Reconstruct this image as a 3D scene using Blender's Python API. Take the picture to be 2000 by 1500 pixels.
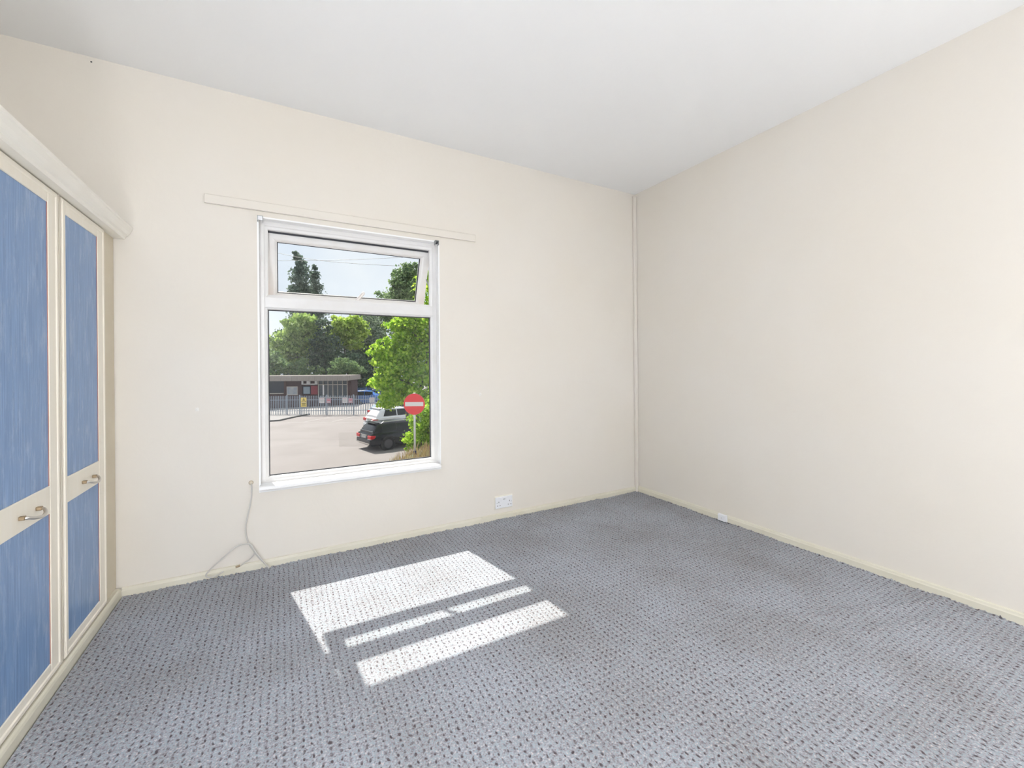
import bpy, bmesh, math, random
import numpy as np
from mathutils import Vector, Matrix

scene = bpy.context.scene
for o in list(bpy.data.objects):
    bpy.data.objects.remove(o)
COL = scene.collection

# ------------------------------------------------------------------ camera
CAM_H = 1.2
F_PX, YAW, ROLL, CY = 821.485, 0.5001, -0.0084, 713.903     # measured on the 2000x1500 photo
FW = Vector((math.sin(YAW), math.cos(YAW), 0)); RT = Vector((math.cos(YAW), -math.sin(YAW), 0)); UP = Vector((0, 0, 1))
r2 = RT * math.cos(ROLL) + UP * math.sin(ROLL)
u2 = -RT * math.sin(ROLL) + UP * math.cos(ROLL)
cam_d = bpy.data.cameras.new('camera')
cam_d.sensor_width = 36.0
cam_d.lens = F_PX / 2000 * 36.0
cam_d.shift_y = -(750 - CY) / 2000
cam_d.clip_start = 0.02
cam_d.clip_end = 500
cam = bpy.data.objects.new('camera', cam_d)
COL.objects.link(cam)
cam.matrix_world = Matrix(((r2.x, u2.x, -FW.x, 0), (r2.y, u2.y, -FW.y, 0), (r2.z, u2.z, -FW.z, CAM_H), (0, 0, 0, 1)))
scene.camera = cam

# ------------------------------------------------------------------ sky, sun, exposure
SKY_STRENGTH = 1.06
SUN_STRENGTH = 7.5
FILL_LEFT_STRENGTH = 42.0  # this and the next two: added unseen lights that brighten the room
FILL_RIGHT_STRENGTH = 17.0
FILL_LOW_STRENGTH = 40.0
FILL_COLOR = (0.965, 0.98, 1.0)
world = bpy.data.worlds.new('sky'); scene.world = world; world.use_nodes = True
nt = world.node_tree; nt.nodes.clear()
wo = nt.nodes.new('ShaderNodeOutputWorld'); bg = nt.nodes.new('ShaderNodeBackground')
tc = nt.nodes.new('ShaderNodeTexCoord'); nz = nt.nodes.new('ShaderNodeTexNoise')
nz.inputs['Scale'].default_value = 3.0; nz.inputs['Detail'].default_value = 5.0
rp = nt.nodes.new('ShaderNodeValToRGB')
rp.color_ramp.elements[0].position = 0.35; rp.color_ramp.elements[0].color = (0.70, 0.77, 0.88, 1)
rp.color_ramp.elements[1].position = 0.65; rp.color_ramp.elements[1].color = (0.90, 0.92, 0.95, 1)
nt.links.new(tc.outputs['Generated'], nz.inputs['Vector']); nt.links.new(nz.outputs['Fac'], rp.inputs['Fac'])
nt.links.new(rp.outputs['Color'], bg.inputs['Color']); nt.links.new(bg.outputs['Background'], wo.inputs['Surface'])
bg.inputs['Strength'].default_value = SKY_STRENGTH

sun_d = bpy.data.lights.new('sun', 'SUN'); sun_d.energy = SUN_STRENGTH; sun_d.angle = math.radians(0.53)
sun_d.color = (1.0, 0.94, 0.85)
sun = bpy.data.objects.new('sun', sun_d); COL.objects.link(sun)
SUN_TRAVEL = Vector((0.20, -1.0, -1.372))
sun.rotation_euler = SUN_TRAVEL.to_track_quat('-Z', 'Y').to_euler()
sun.location = (-6, 30, 42)

vs = scene.view_settings
vs.view_transform = 'Standard'; vs.look = 'None'; vs.exposure = 0.06; vs.gamma = 1.0; vs.use_curve_mapping = False

# ------------------------------------------------------------------ helpers
def obj(name, bm, mat, parent=None, smooth=False):
    me = bpy.data.meshes.new(name)
    bmesh.ops.recalc_face_normals(bm, faces=bm.faces[:])
    bm.to_mesh(me); bm.free()
    if mat: me.materials.append(mat)
    if smooth:
        me.polygons.foreach_set('use_smooth', [True] * len(me.polygons))
    o = bpy.data.objects.new(name, me); COL.objects.link(o)
    if parent: o.parent = parent
    return o

def pyobj(name, verts, faces, mat, parent=None, smooth=False):
    me = bpy.data.meshes.new(name); me.from_pydata([tuple(v) for v in verts], [], faces)
    me.materials.append(mat)
    if smooth: me.polygons.foreach_set('use_smooth', [True] * len(me.polygons))
    me.update()
    o = bpy.data.objects.new(name, me); COL.objects.link(o)
    if parent: o.parent = parent
    return o

def tag(o, label=None, cat=None, group=None, kind=None):
    if label: o['label'] = label
    if cat: o['category'] = cat
    if group: o['group'] = group
    if kind: o['kind'] = kind
    return o

def thing(name, label=None, cat=None, loc=(0, 0, 0), rz=0, group=None, kind=None):
    o = bpy.data.objects.new(name, None); COL.objects.link(o)
    o.location = loc; o.rotation_euler = (0, 0, rz); o.empty_display_size = 0.1
    return tag(o, label, cat, group, kind)

def copy_obj(src, parent=None, loc=None, rot=None):
    c = src.copy(); COL.objects.link(c)
    if parent: c.parent = parent
    if loc is not None: c.location = loc
    if rot is not None: c.rotation_euler = rot
    return c

def bx(bm, x0, x1, y0, y1, z0, z1, bev=0.0, seg=1, M=None):
    r = bmesh.ops.create_cube(bm, size=1.0)
    vs_ = r['verts']
    for v in vs_:
        v.co = Vector(((x0 + x1) / 2 + v.co.x * (x1 - x0), (y0 + y1) / 2 + v.co.y * (y1 - y0), (z0 + z1) / 2 + v.co.z * (z1 - z0)))
    if bev > 0:
        es = {e for v in vs_ for e in v.link_edges}
        rr = bmesh.ops.bevel(bm, geom=list(es), offset=bev, segments=seg, affect='EDGES', profile=0.6)
        vs_ = list({v for f in rr['faces'] for v in f.verts} | {v for v in vs_ if v.is_valid})
    if M is not None:
        for v in vs_: v.co = M @ v.co
    return vs_

def BX(name, ext, mat, parent=None, bev=0.0, seg=1, M=None):
    bm = bmesh.new(); bx(bm, *ext, bev=bev, seg=seg, M=M)
    return obj(name, bm, mat, parent)

def cyl(bm, p0, p1, ra, rb=None, n=16, caps=True):
    rb = ra if rb is None else rb
    p0 = Vector(p0); p1 = Vector(p1); d = (p1 - p0).normalized()
    a = d.orthogonal().normalized(); b = d.cross(a)
    A = [bm.verts.new(p0 + (a * math.cos(2 * math.pi * i / n) + b * math.sin(2 * math.pi * i / n)) * ra) for i in range(n)]
    B = [bm.verts.new(p1 + (a * math.cos(2 * math.pi * i / n) + b * math.sin(2 * math.pi * i / n)) * rb) for i in range(n)]
    for i in range(n):
        bm.faces.new((A[i], A[(i + 1) % n], B[(i + 1) % n], B[i]))
    if caps:
        bm.faces.new(A[::-1]); bm.faces.new(B)

def catmull(pts, k=6):
    P = [Vector(p) for p in pts]; P = [P[0] * 2 - P[1]] + P + [P[-1] * 2 - P[-2]]
    out = []
    for i in range(1, len(P) - 2):
        for j in range(k):
            t = j / k
            out.append(0.5 * (2 * P[i] + (P[i + 1] - P[i - 1]) * t + (2 * P[i - 1] - 5 * P[i] + 4 * P[i + 1] - P[i + 2]) * t * t
                              + (-P[i - 1] + 3 * P[i] - 3 * P[i + 1] + P[i + 2]) * t ** 3))
    out.append(P[-2]); return out

def tube(bm, pts, rad, n=8, caps=True):
    pts = [Vector(p) for p in pts]
    rads = rad if isinstance(rad, (list, tuple)) else [rad] * len(pts)
    rings = []; a = None
    for i, p in enumerate(pts):
        d = (pts[min(i + 1, len(pts) - 1)] - pts[max(i - 1, 0)])
        d = d.normalized() if d.length > 1e-9 else Vector((0, 0, 1))
        a = d.orthogonal().normalized() if a is None else (a - d * a.dot(d)).normalized()
        b = d.cross(a)
        rings.append([bm.verts.new(p + (a * math.cos(2 * math.pi * j / n) + b * math.sin(2 * math.pi * j / n)) * rads[i]) for j in range(n)])
    for A, B in zip(rings, rings[1:]):
        for j in range(n):
            bm.faces.new((A[j], A[(j + 1) % n], B[(j + 1) % n], B[j]))
    if caps:
        bm.faces.new(rings[0][::-1]); bm.faces.new(rings[-1])

def rectsweep(bm, u0, u1, v0, v1, prof, fn):
    """a moulding with mitred corners: closed profile of (inset, depth) carried round a rectangle"""
    loops = []
    for ins, d in prof:
        c = [(u0 + ins, v0 + ins), (u1 - ins, v0 + ins), (u1 - ins, v1 - ins), (u0 + ins, v1 - ins)]
        loops.append([bm.verts.new(fn(a, b, d)) for a, b in c])
    n = len(loops)
    for i in range(n):
        A = loops[i]; B = loops[(i + 1) % n]
        for k in range(4):
            bm.faces.new((A[k], A[(k + 1) % 4], B[(k + 1) % 4], B[k]))

def prism(bm, poly, fn, d0, d1):
    A = [bm.verts.new(fn(a, b, d0)) for a, b in poly]; B = [bm.verts.new(fn(a, b, d1)) for a, b in poly]
    n = len(poly)
    for i in range(n): bm.faces.new((A[i], A[(i + 1) % n], B[(i + 1) % n], B[i]))
    bm.faces.new(A[::-1]); bm.faces.new(B)

# ------------------------------------------------------------------ materials
def mat(name, color, rough=0.6, metal=0.0, var=None, scale=30.0, bump=0.0, bscale=None, stretch=(1, 1, 1), spec=0.5, coat=0.0, detail=4.0):
    m = bpy.data.materials.new(name); m.use_nodes = True
    t = m.node_tree; b = t.nodes['Principled BSDF']
    b.inputs['Roughness'].default_value = rough; b.inputs['Metallic'].default_value = metal
    b.inputs['Specular IOR Level'].default_value = spec; b.inputs['Coat Weight'].default_value = coat
    b.inputs['Base Color'].default_value = (*color, 1)
    if var is not None or bump > 0:
        co = t.nodes.new('ShaderNodeTexCoord'); mp = t.nodes.new('ShaderNodeMapping'); mp.inputs['Scale'].default_value = stretch
        t.links.new(co.outputs['Object'], mp.inputs['Vector'])
    if var is not None:
        n = t.nodes.new('ShaderNodeTexNoise'); n.inputs['Scale'].default_value = scale; n.inputs['Detail'].default_value = detail
        t.links.new(mp.outputs['Vector'], n.inputs['Vector'])
        r = t.nodes.new('ShaderNodeValToRGB'); r.color_ramp.elements[0].position = 0.3; r.color_ramp.elements[1].position = 0.7
        r.color_ramp.elements[0].color = (*color, 1); r.color_ramp.elements[1].color = (*var, 1)
        t.links.new(n.outputs['Fac'], r.inputs['Fac']); t.links.new(r.outputs['Color'], b.inputs['Base Color'])
    if bump > 0:
        n2 = t.nodes.new('ShaderNodeTexNoise'); n2.inputs['Scale'].default_value = bscale or scale; n2.inputs['Detail'].default_value = 5
        t.links.new(mp.outputs['Vector'], n2.inputs['Vector'])
        bp = t.nodes.new('ShaderNodeBump'); bp.inputs['Strength'].default_value = bump; bp.inputs['Distance'].default_value = 0.01
        t.links.new(n2.outputs['Fac'], bp.inputs['Height']); t.links.new(bp.outputs['Normal'], b.inputs['Normal'])
    return m

def emit(name, color, strength):
    m = bpy.data.materials.new(name); m.use_nodes = True; t = m.node_tree; t.nodes.clear()
    o = t.nodes.new('ShaderNodeOutputMaterial'); e = t.nodes.new('ShaderNodeEmission')
    e.inputs['Color'].default_value = (*color, 1); e.inputs['Strength'].default_value = strength
    t.links.new(e.outputs['Emission'], o.inputs['Surface']); return m

def glass(name, tint=(1, 1, 1), refl=1.0):
    m = bpy.data.materials.new(name); m.use_nodes = True; t = m.node_tree; t.nodes.clear()
    o = t.nodes.new('ShaderNodeOutputMaterial'); mx = t.nodes.new('ShaderNodeMixShader')
    tr = t.nodes.new('ShaderNodeBsdfTransparent'); tr.inputs['Color'].default_value = (*tint, 1)
    gl = t.nodes.new('ShaderNodeBsdfGlossy'); gl.inputs['Roughness'].default_value = 0.30     # rough, so the added lamps reflect only as a soft veil
    # Schlick reflectance, the same from both faces of the sheet
    ge = t.nodes.new('ShaderNodeNewGeometry'); dt = t.nodes.new('ShaderNodeVectorMath'); dt.operation = 'DOT_PRODUCT'
    t.links.new(ge.outputs['Normal'], dt.inputs[0]); t.links.new(ge.outputs['Incoming'], dt.inputs[1])
    def mt(op, a, b=0.0):
        n = t.nodes.new('ShaderNodeMath'); n.operation = op
        for i, x in enumerate((a, b)):
            if isinstance(x, (int, float)): n.inputs[i].default_value = x
            else: t.links.new(x, n.inputs[i])
        return n.outputs[0]
    c_ = mt('ABSOLUTE', dt.outputs['Value']); p5 = mt('POWER', mt('SUBTRACT', 1.0, c_), 5.0)
    fac = mt('ADD', mt('MULTIPLY', p5, 0.7 * refl), 0.03 * refl)
    t.links.new(fac, mx.inputs['Fac'])
    t.links.new(tr.outputs['BSDF'], mx.inputs[1]); t.links.new(gl.outputs['BSDF'], mx.inputs[2])
    t.links.new(mx.outputs['Shader'], o.inputs['Surface']); return m

def leafmat(name, c0, c1, trans=0.5):
    m = bpy.data.materials.new(name); m.use_nodes = True; t = m.node_tree; t.nodes.clear()
    o = t.nodes.new('ShaderNodeOutputMaterial'); mx = t.nodes.new('ShaderNodeMixShader'); mx.inputs['Fac'].default_value = trans
    g = t.nodes.new('ShaderNodeNewGeometry'); r = t.nodes.new('ShaderNodeValToRGB')
    r.color_ramp.elements[0].color = (*c0, 1); r.color_ramp.elements[1].color = (*c1, 1)
    d = t.nodes.new('ShaderNodeBsdfPrincipled'); d.inputs['Roughness'].default_value = 0.55
    tl = t.nodes.new('ShaderNodeBsdfTranslucent')
    t.links.new(g.outputs['Random Per Island'], r.inputs['Fac'])
    t.links.new(r.outputs['Color'], d.inputs['Base Color']); t.links.new(r.outputs['Color'], tl.inputs['Color'])
    t.links.new(d.outputs['BSDF'], mx.inputs[1]); t.links.new(tl.outputs['BSDF'], mx.inputs[2])
    t.links.new(mx.outputs['Shader'], o.inputs['Surface']); return m

M = {}
M['wall'] = mat('wall_cream_paint', (0.755, 0.708, 0.635), 0.9, var=(0.765, 0.728, 0.672), scale=1.3, bump=0.25, bscale=9, spec=0.2)
M['ceil'] = mat('ceiling_white_paint', (0.90, 0.90, 0.90), 0.95, var=(0.915, 0.915, 0.915), scale=1.5, bump=0.15, bscale=10, spec=0.2)
M['skirt'] = mat('skirting_cream_gloss', (0.68, 0.645, 0.525), 0.45, var=(0.72, 0.69, 0.585), scale=7, bump=0.1)
M['upvc'] = mat('white_upvc', (0.77, 0.765, 0.765), 0.35, var=(0.73, 0.715, 0.70), scale=9)
M['upvc_clean'] = mat('white_upvc_sill', (0.90, 0.90, 0.90), 0.3)
M['gasket'] = mat('black_gasket', (0.03, 0.032, 0.04), 0.6)
M['glass'] = glass('window_glass', (0.97, 0.985, 0.98), 0.6)
M['cream'] = mat('wardrobe_cream_laminate', (0.88, 0.82, 0.70), 0.42, var=(0.90, 0.85, 0.75), scale=9, stretch=(1, 4, 0.4))
M['cornice'] = mat('wardrobe_cream_cornice', (0.88, 0.84, 0.76), 0.42, var=(0.90, 0.87, 0.80), scale=6)
M['beige'] = mat('wardrobe_beige_filler', (0.66, 0.585, 0.45), 0.55, var=(0.69, 0.62, 0.49), scale=8)
M['groove'] = mat('brown_edge_strip', (0.42, 0.31, 0.20), 0.6)
M['chrome'] = mat('brushed_nickel', (0.62, 0.59, 0.55), 0.28, metal=1.0)
M['bronze'] = mat('aged_brass_mount', (0.33, 0.25, 0.16), 0.45, metal=0.8)
M['white_pl'] = mat('white_plastic', (0.82, 0.83, 0.86), 0.35)
M['dark_hole'] = mat('dark_slot', (0.03, 0.03, 0.035), 0.7)
M['grey_pl'] = mat('grey_marking', (0.45, 0.46, 0.48), 0.5)
M['cable'] = mat('cream_white_cable', (0.60, 0.58, 0.55), 0.45)
M['steel'] = mat('zinc_bracket', (0.36, 0.38, 0.38), 0.4, metal=0.6)
M['concrete_in'] = mat('subfloor_boards', (0.3, 0.25, 0.2), 0.9)
M['brickout'] = mat('outer_brick', (0.32, 0.15, 0.11), 0.9, var=(0.40, 0.22, 0.16), scale=20)

def wood_blue():
    m = bpy.data.materials.new('blue_woodgrain'); m.use_nodes = True; t = m.node_tree; b = t.nodes['Principled BSDF']
    b.inputs['Roughness'].default_value = 0.33
    co = t.nodes.new('ShaderNodeTexCoord')
    mp = t.nodes.new('ShaderNodeMapping'); mp.inputs['Scale'].default_value = (55, 55, 0.9)
    n = t.nodes.new('ShaderNodeTexNoise'); n.inputs['Scale'].default_value = 4.0; n.inputs['Detail'].default_value = 6; n.inputs['Roughness'].default_value = 0.6
    t.links.new(co.outputs['Object'], mp.inputs['Vector']); t.links.new(mp.outputs['Vector'], n.inputs['Vector'])
    r = t.nodes.new('ShaderNodeValToRGB'); r.color_ramp.elements[0].position = 0.32; r.color_ramp.elements[1].position = 0.72
    r.color_ramp.elements[0].color = (0.11, 0.215, 0.43, 1); r.color_ramp.elements[1].color = (0.225, 0.375, 0.63, 1)
    t.links.new(n.outputs['Fac'], r.inputs['Fac'])
    # scuffs and dust marks
    mp2 = t.nodes.new('ShaderNodeMapping'); mp2.inputs['Scale'].default_value = (9, 9, 2.2)
    n2 = t.nodes.new('ShaderNodeTexNoise'); n2.inputs['Scale'].default_value = 3.0; n2.inputs['Detail'].default_value = 9; n2.inputs['Roughness'].default_value = 0.75
    t.links.new(co.outputs['Object'], mp2.inputs['Vector']); t.links.new(mp2.outputs['Vector'], n2.inputs['Vector'])
    r2_ = t.nodes.new('ShaderNodeValToRGB'); r2_.color_ramp.elements[0].position = 0.50; r2_.color_ramp.elements[1].position = 0.80
    r2_.color_ramp.elements[0].color = (0, 0, 0, 1); r2_.color_ramp.elements[1].color = (0.75, 0.75, 0.75, 1)
    t.links.new(n2.outputs['Fac'], r2_.inputs['Fac'])
    mx = t.nodes.new('ShaderNodeMix'); mx.data_type = 'RGBA'; mx.inputs['B'].default_value = (0.48, 0.58, 0.72, 1)
    t.links.new(r2_.outputs['Color'], mx.inputs['Factor']); t.links.new(r.outputs['Color'], mx.inputs['A'])
    t.links.new(mx.outputs['Result'], b.inputs['Base Color'])
    return m
M['blue'] = wood_blue()

PITCH = 0.025           # carpet loop spacing
def carpet():
    m = bpy.data.materials.new('grey_loop_carpet'); m.use_nodes = True; t = m.node_tree; b = t.nodes['Principled BSDF']
    b.inputs['Roughness'].default_value = 1.0; b.inputs['Specular IOR Level'].default_value = 0.05
    co = t.nodes.new('ShaderNodeTexCoord')
    def N(tp, **k):
        n = t.nodes.new(tp)
        for a, v in k.items(): setattr(n, a, v)
        return n
    def mth(op, a, bb=None, c=None):
        n = N('ShaderNodeMath', operation=op)
        for i, x in enumerate((a, bb, c)):
            if x is None: continue
            if isinstance(x, (int, float)): n.inputs[i].default_value = x
            else: t.links.new(x, n.inputs[i])
        return n.outputs[0]
    # slightly wandering rows
    wn = N('ShaderNodeTexNoise'); wn.inputs['Scale'].default_value = 28.0; wn.inputs['Detail'].default_value = 1.0
    t.links.new(co.outputs['Object'], wn.inputs['Vector'])
    wsep = N('ShaderNodeSeparateColor'); t.links.new(wn.outputs['Color'], wsep.inputs['Color'])
    sep = N('ShaderNodeSeparateXYZ'); t.links.new(co.outputs['Object'], sep.inputs['Vector'])
    wx = mth('MULTIPLY_ADD', wsep.outputs[0], 0.020, -0.010); wy = mth('MULTIPLY_ADD', wsep.outputs[1], 0.022, -0.011)
    x = mth('ADD', sep.outputs['X'], wx); y = mth('ADD', sep.outputs['Y'], wy)
    fx = mth('PINGPONG', x, PITCH / 2); fy = mth('PINGPONG', y, PITCH / 2)     # 0 at the pits
    ex = mth('DIVIDE', fx, 0.0038); ey = mth('DIVIDE', fy, 0.0066)
    d = mth('SQRT', mth('ADD', mth('MULTIPLY', ex, ex), mth('MULTIPLY', ey, ey)))
    mr = N('ShaderNodeMapRange'); mr.interpolation_type = 'SMOOTHSTEP'
    mr.inputs['From Min'].default_value = 0.55; mr.inputs['From Max'].default_value = 1.35; mr.inputs['To Min'].default_value = 1.0; mr.inputs['To Max'].default_value = 0.0
    t.links.new(d, mr.inputs['Value'])
    # fibre colours: pale blue grey, teal, pinkish
    n1 = N('ShaderNodeTexNoise'); n1.inputs['Scale'].default_value = 150.0; n1.inputs['Detail'].default_value = 3.0
    t.links.new(co.outputs['Object'], n1.inputs['Vector'])
    r = N('ShaderNodeValToRGB'); cr = r.color_ramp
    cr.elements[0].position = 0.30; cr.elements[0].color = (0.20, 0.185, 0.20, 1)
    cr.elements[1].position = 0.70; cr.elements[1].color = (0.64, 0.61, 0.625, 1)
    for pos, c in ((0.40, (0.335, 0.335, 0.375)), (0.48, (0.43, 0.43, 0.47)), (0.56, (0.33, 0.44, 0.51)), (0.63, (0.56, 0.515, 0.55))):
        e = cr.elements.new(pos); e.color = (*c, 1)
    t.links.new(n1.outputs['Fac'], r.inputs['Fac'])
    # broad wear
    n3 = N('ShaderNodeTexNoise'); n3.inputs['Scale'].default_value = 2.2; n3.inputs['Detail'].default_value = 4.0
    t.links.new(co.outputs['Object'], n3.inputs['Vector'])
    r3 = N('ShaderNodeValToRGB'); r3.color_ramp.elements[0].position = 0.3; r3.color_ramp.elements[1].position = 0.65
    r3.color_ramp.elements[0].color = (0.78, 0.745, 0.71, 1); r3.color_ramp.elements[1].color = (0.96, 0.95, 0.945, 1)
    t.links.new(n3.outputs['Fac'], r3.inputs['Fac'])
    mw = N('ShaderNodeMix', data_type='RGBA', blend_type='MULTIPLY'); mw.inputs['Factor'].default_value = 1.0
    t.links.new(r.outputs['Color'], mw.inputs['A']); t.links.new(r3.outputs['Color'], mw.inputs['B'])
    mx = N('ShaderNodeMix', data_type='RGBA'); mx.inputs['B'].default_value = (0.085, 0.065, 0.070, 1)
    n5 = N('ShaderNodeTexNoise'); n5.inputs['Scale'].default_value = 75.0; n5.inputs['Detail'].default_value = 1.0
    t.links.new(co.outputs['Object'], n5.inputs['Vector'])
    vary = N('ShaderNodeMapRange'); vary.inputs['From Min'].default_value = 0.32; vary.inputs['From Max'].default_value = 0.60; vary.inputs['To Min'].default_value = 0.25; vary.inputs['To Max'].default_value = 1.0
    t.links.new(n5.outputs['Fac'], vary.inputs['Value'])
    fac = mth('MULTIPLY', mth('MULTIPLY', mr.outputs['Result'], vary.outputs['Result']), 0.92)
    t.links.new(fac, mx.inputs['Factor']); t.links.new(mw.outputs['Result'], mx.inputs['A'])
    t.links.new(mx.outputs['Result'], b.inputs['Base Color'])
    bp = N('ShaderNodeBump'); bp.inputs['Strength'].default_value = 0.5; bp.inputs['Distance'].default_value = 0.003
    t.links.new(n1.outputs['Fac'], bp.inputs['Height']); t.links.new(bp.outputs['Normal'], b.inputs['Normal'])
    return m
M['carpet'] = carpet()

# ------------------------------------------------------------------ room shell
XL, XR, YN, YB, ZC = -1.36, 2.9247, -1.0, 2.9156, 2.797
XW = -0.7424
WL, WR, WB, WT = -0.1243, 1.0009, 0.478, 2.0999
YO = 3.11                        # outer face of the window wall

def struct(name, bm, m, label=None):
    o = obj(name, bm, m); o['kind'] = 'structure'
    if label: o['label'] = label
    return o

bm = bmesh.new(); bx(bm, XL - .1, XR + .1, YN - .1, YO, -0.12, 0.0)
struct('floor', bm, M['concrete_in'], 'bedroom floor under the grey carpet')
bm = bmesh.new(); bx(bm, XL - .1, XR + .1, YN - .1, YO, ZC, ZC + .1)
struct('ceiling', bm, M['ceil'], 'plain white painted ceiling')
bm = bmesh.new(); bx(bm, XR, XR + .1, YN - .1, YO, 0, ZC); struct('wall_right', bm, M['wall'], 'plain cream painted wall on the right')
bm = bmesh.new(); bx(bm, XL - .1, XL, YN - .1, YO, 0, ZC); struct('wall_left', bm, M['wall'], 'cream painted wall behind the wardrobe')
bm = bmesh.new(); bx(bm, XL, XR, YN - .1, YN, 0, ZC); struct('wall_rear', bm, M['ceil'], 'white painted wall behind the camera')  # unseen wall, given the ceiling's white to bounce more light
# window wall: a ring of eight quads round the opening, inside and outside, with the reveals
bm = bmesh.new()
def grid_wall(y):
    xs = [XL, WL, WR, XR]; zs = [0, WB, WT, ZC]
    V = [[bm.verts.new((x, y, z)) for x in xs] for z in zs]
    for j in range(3):
        for i in range(3):
            if i == 1 and j == 1: continue
            bm.faces.new((V[j][i], V[j][i + 1], V[j + 1][i + 1], V[j + 1][i]))
    return V
A = grid_wall(YB); Bv = grid_wall(YO)
ring = [(1, 1), (1, 2), (2, 2), (2, 1)]
for k in range(4):
    a, b_ = ring[k], ring[(k + 1) % 4]
    bm.faces.new((A[a[0]][a[1]], A[b_[0]][b_[1]], Bv[b_[0]][b_[1]], Bv[a[0]][a[1]]))
wall_back = struct('wall_back', bm, M['wall'], 'cream painted wall with the window')
def blob(name, c, rx, rz, d, m, parent):
    bm = bmesh.new(); n = 14; rnd = random.Random(name + str(c))
    cen = bm.verts.new((c[0], c[1] - d, c[2]))
    rim = []
    for i in range(n):
        k = 0.75 + 0.4 * rnd.random(); a = 2 * math.pi * i / n
        rim.append(bm.verts.new((c[0] + rx * k * math.cos(a), c[1] - .0002, c[2] + rz * k * math.sin(a))))
    for i in range(n): bm.faces.new((rim[i], rim[(i + 1) % n], cen))
    return obj(name, bm, m, parent)
M['filler'] = mat('pale_filler', (0.80, 0.78, 0.74), 0.8)
blob('filler_patch', (1.317, YB, 0.984), .012, .014, .003, M['filler'], wall_back)
blob('filler_patch', (-0.42, YB, 0.968), .010, .012, .002, M['filler'], wall_back)
blob('nail_hole', (-0.846, YB, 2.772), .004, .004, .001, M['dark_hole'], wall_back)
blob('nail_hole', (0.438, YB, 2.113), .004, .004, .002, M['filler'], wall_back)

# outer brick skin round the window, seen only from outside
bm = bmesh.new()
xs = [XL - .1, WL, WR, XR + .1]; zs = [-3.1, WB - .02, WT, 5.2]
for j in range(3):
    for i in range(3):
        if i == 1 and j == 1: continue
        vs4 = [bm.verts.new((x, YO + .004, z)) for x, z in ((xs[i], zs[j]), (xs[i + 1], zs[j]), (xs[i + 1], zs[j + 1]), (xs[i], zs[j + 1]))]
        bm.faces.new(vs4)
struct('wall_outer', bm, M['brickout'], 'brick outer face of the house wall')

# ------------------------------------------------------------------ skirting boards
def skirting(name, fn, a0, a1, h, label):
    prof = [(0, 0), (.016, 0), (.016, h * .72), (.013, h * .80), (.011, h * .94), (.007, h), (0, h)]
    bm = bmesh.new()
    prism(bm, prof, fn, a0, a1)
    return struct(name, bm, M['skirt'], label)
skirting('baseboard_back', lambda p, q, d: Vector((d, YB - p, q)), XW, XR, .056, 'cream gloss skirting board under the window')
skirting('baseboard_right', lambda p, q, d: Vector((XR - p, d, q)), YN, YB - .016, .064, 'cream gloss skirting board along the right wall')
skirting('baseboard_rear', lambda p, q, d: Vector((d, YN + p, q)), XL, XR - .016, .06, 'cream gloss skirting board behind the camera')
bm = bmesh.new(); bx(bm, XR - .034, XR - .002, YB - .026, YB - .001, 0.0, ZC - .02, bev=.006, seg=2)
struct('trim_1', bm, M['wall'], 'painted upright pipe casing in the corner')

# ------------------------------------------------------------------ carpet (loop pile as real relief)
def make_carpet():
    x0, x1, y0, y1 = XW + .004, XR - .014, YN + .012, YB - .014
    step = PITCH / 4
    nx = int((x1 - x0) / step); ny = int((y1 - y0) / step)
    X, Y = np.meshgrid(np.linspace(x0, x1, nx), np.linspace(y0, y1, ny))
    rng = np.random.default_rng(3)
    px = np.abs(((X / PITCH + .5) % 1) - .5) * PITCH; py = np.abs(((Y / PITCH + .5) % 1) - .5) * PITCH
    pit = np.exp(-((px / .0045) ** 2 + (py / .0065) ** 2))
    Z = 0.0125 - 0.0035 * pit + rng.normal(0, .00035, X.shape)
    # low ripples in the worn carpet by the right wall
    s = (X - 2.35) * .35 + (Y - 1.0)
    Z += .006 * np.exp(-(s / .05) ** 2) * np.clip((X - 1.55) / .6, 0, 1)
    s2 = (X - 2.5) * .35 + (Y - .80)
    Z += .005 * np.exp(-(s2 / .05) ** 2) * np.clip((X - 1.8) / .6, 0, 1)
    # a seam running in from the window wall
    t = (Y - 2.45) / .46; xs_ = 1.60 + (2.91 - Y) * .52
    seam = np.exp(-((X - xs_) / .006) ** 2) * (Y > 2.45)
    Z -= .008 * seam
    # frayed cut edge against the skirting
    e = np.minimum.reduce([YB - .014 - Y, XR - .014 - X])
    wob = np.sin(X * 9 + np.sin(X * 23)) * .5 + np.sin(Y * 11 + np.sin(Y * 19)) * .5
    Z += np.where(e < .012, rng.normal(.002, .003, X.shape) + .003 * wob, .003 * wob * np.exp(-e / .05))
    V = np.stack([X, Y, Z], -1).reshape(-1, 3)
    idx = np.arange(nx * ny).reshape(ny, nx)
    Fq = np.stack([idx[:-1, :-1], idx[:-1, 1:], idx[1:, 1:], idx[1:, :-1]], -1).reshape(-1, 4)
    me = bpy.data.meshes.new('carpet')
    me.vertices.add(len(V)); me.vertices.foreach_set('co', V.ravel().astype(np.float32))
    me.loops.add(Fq.size); me.loops.foreach_set('vertex_index', Fq.ravel().astype(np.int32))
    me.polygons.add(len(Fq)); me.polygons.foreach_set('loop_start', np.arange(0, Fq.size, 4, dtype=np.int32))
    me.polygons.foreach_set('use_smooth', np.ones(len(Fq), dtype=bool))
    me.materials.append(M['carpet']); me.update(calc_edges=True); me.validate()
    o = bpy.data.objects.new('carpet', me); COL.objects.link(o)
    tag(o, 'grey blue loop pile carpet with rows of dark flecks', 'carpet', kind='stuff')
make_carpet()

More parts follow.
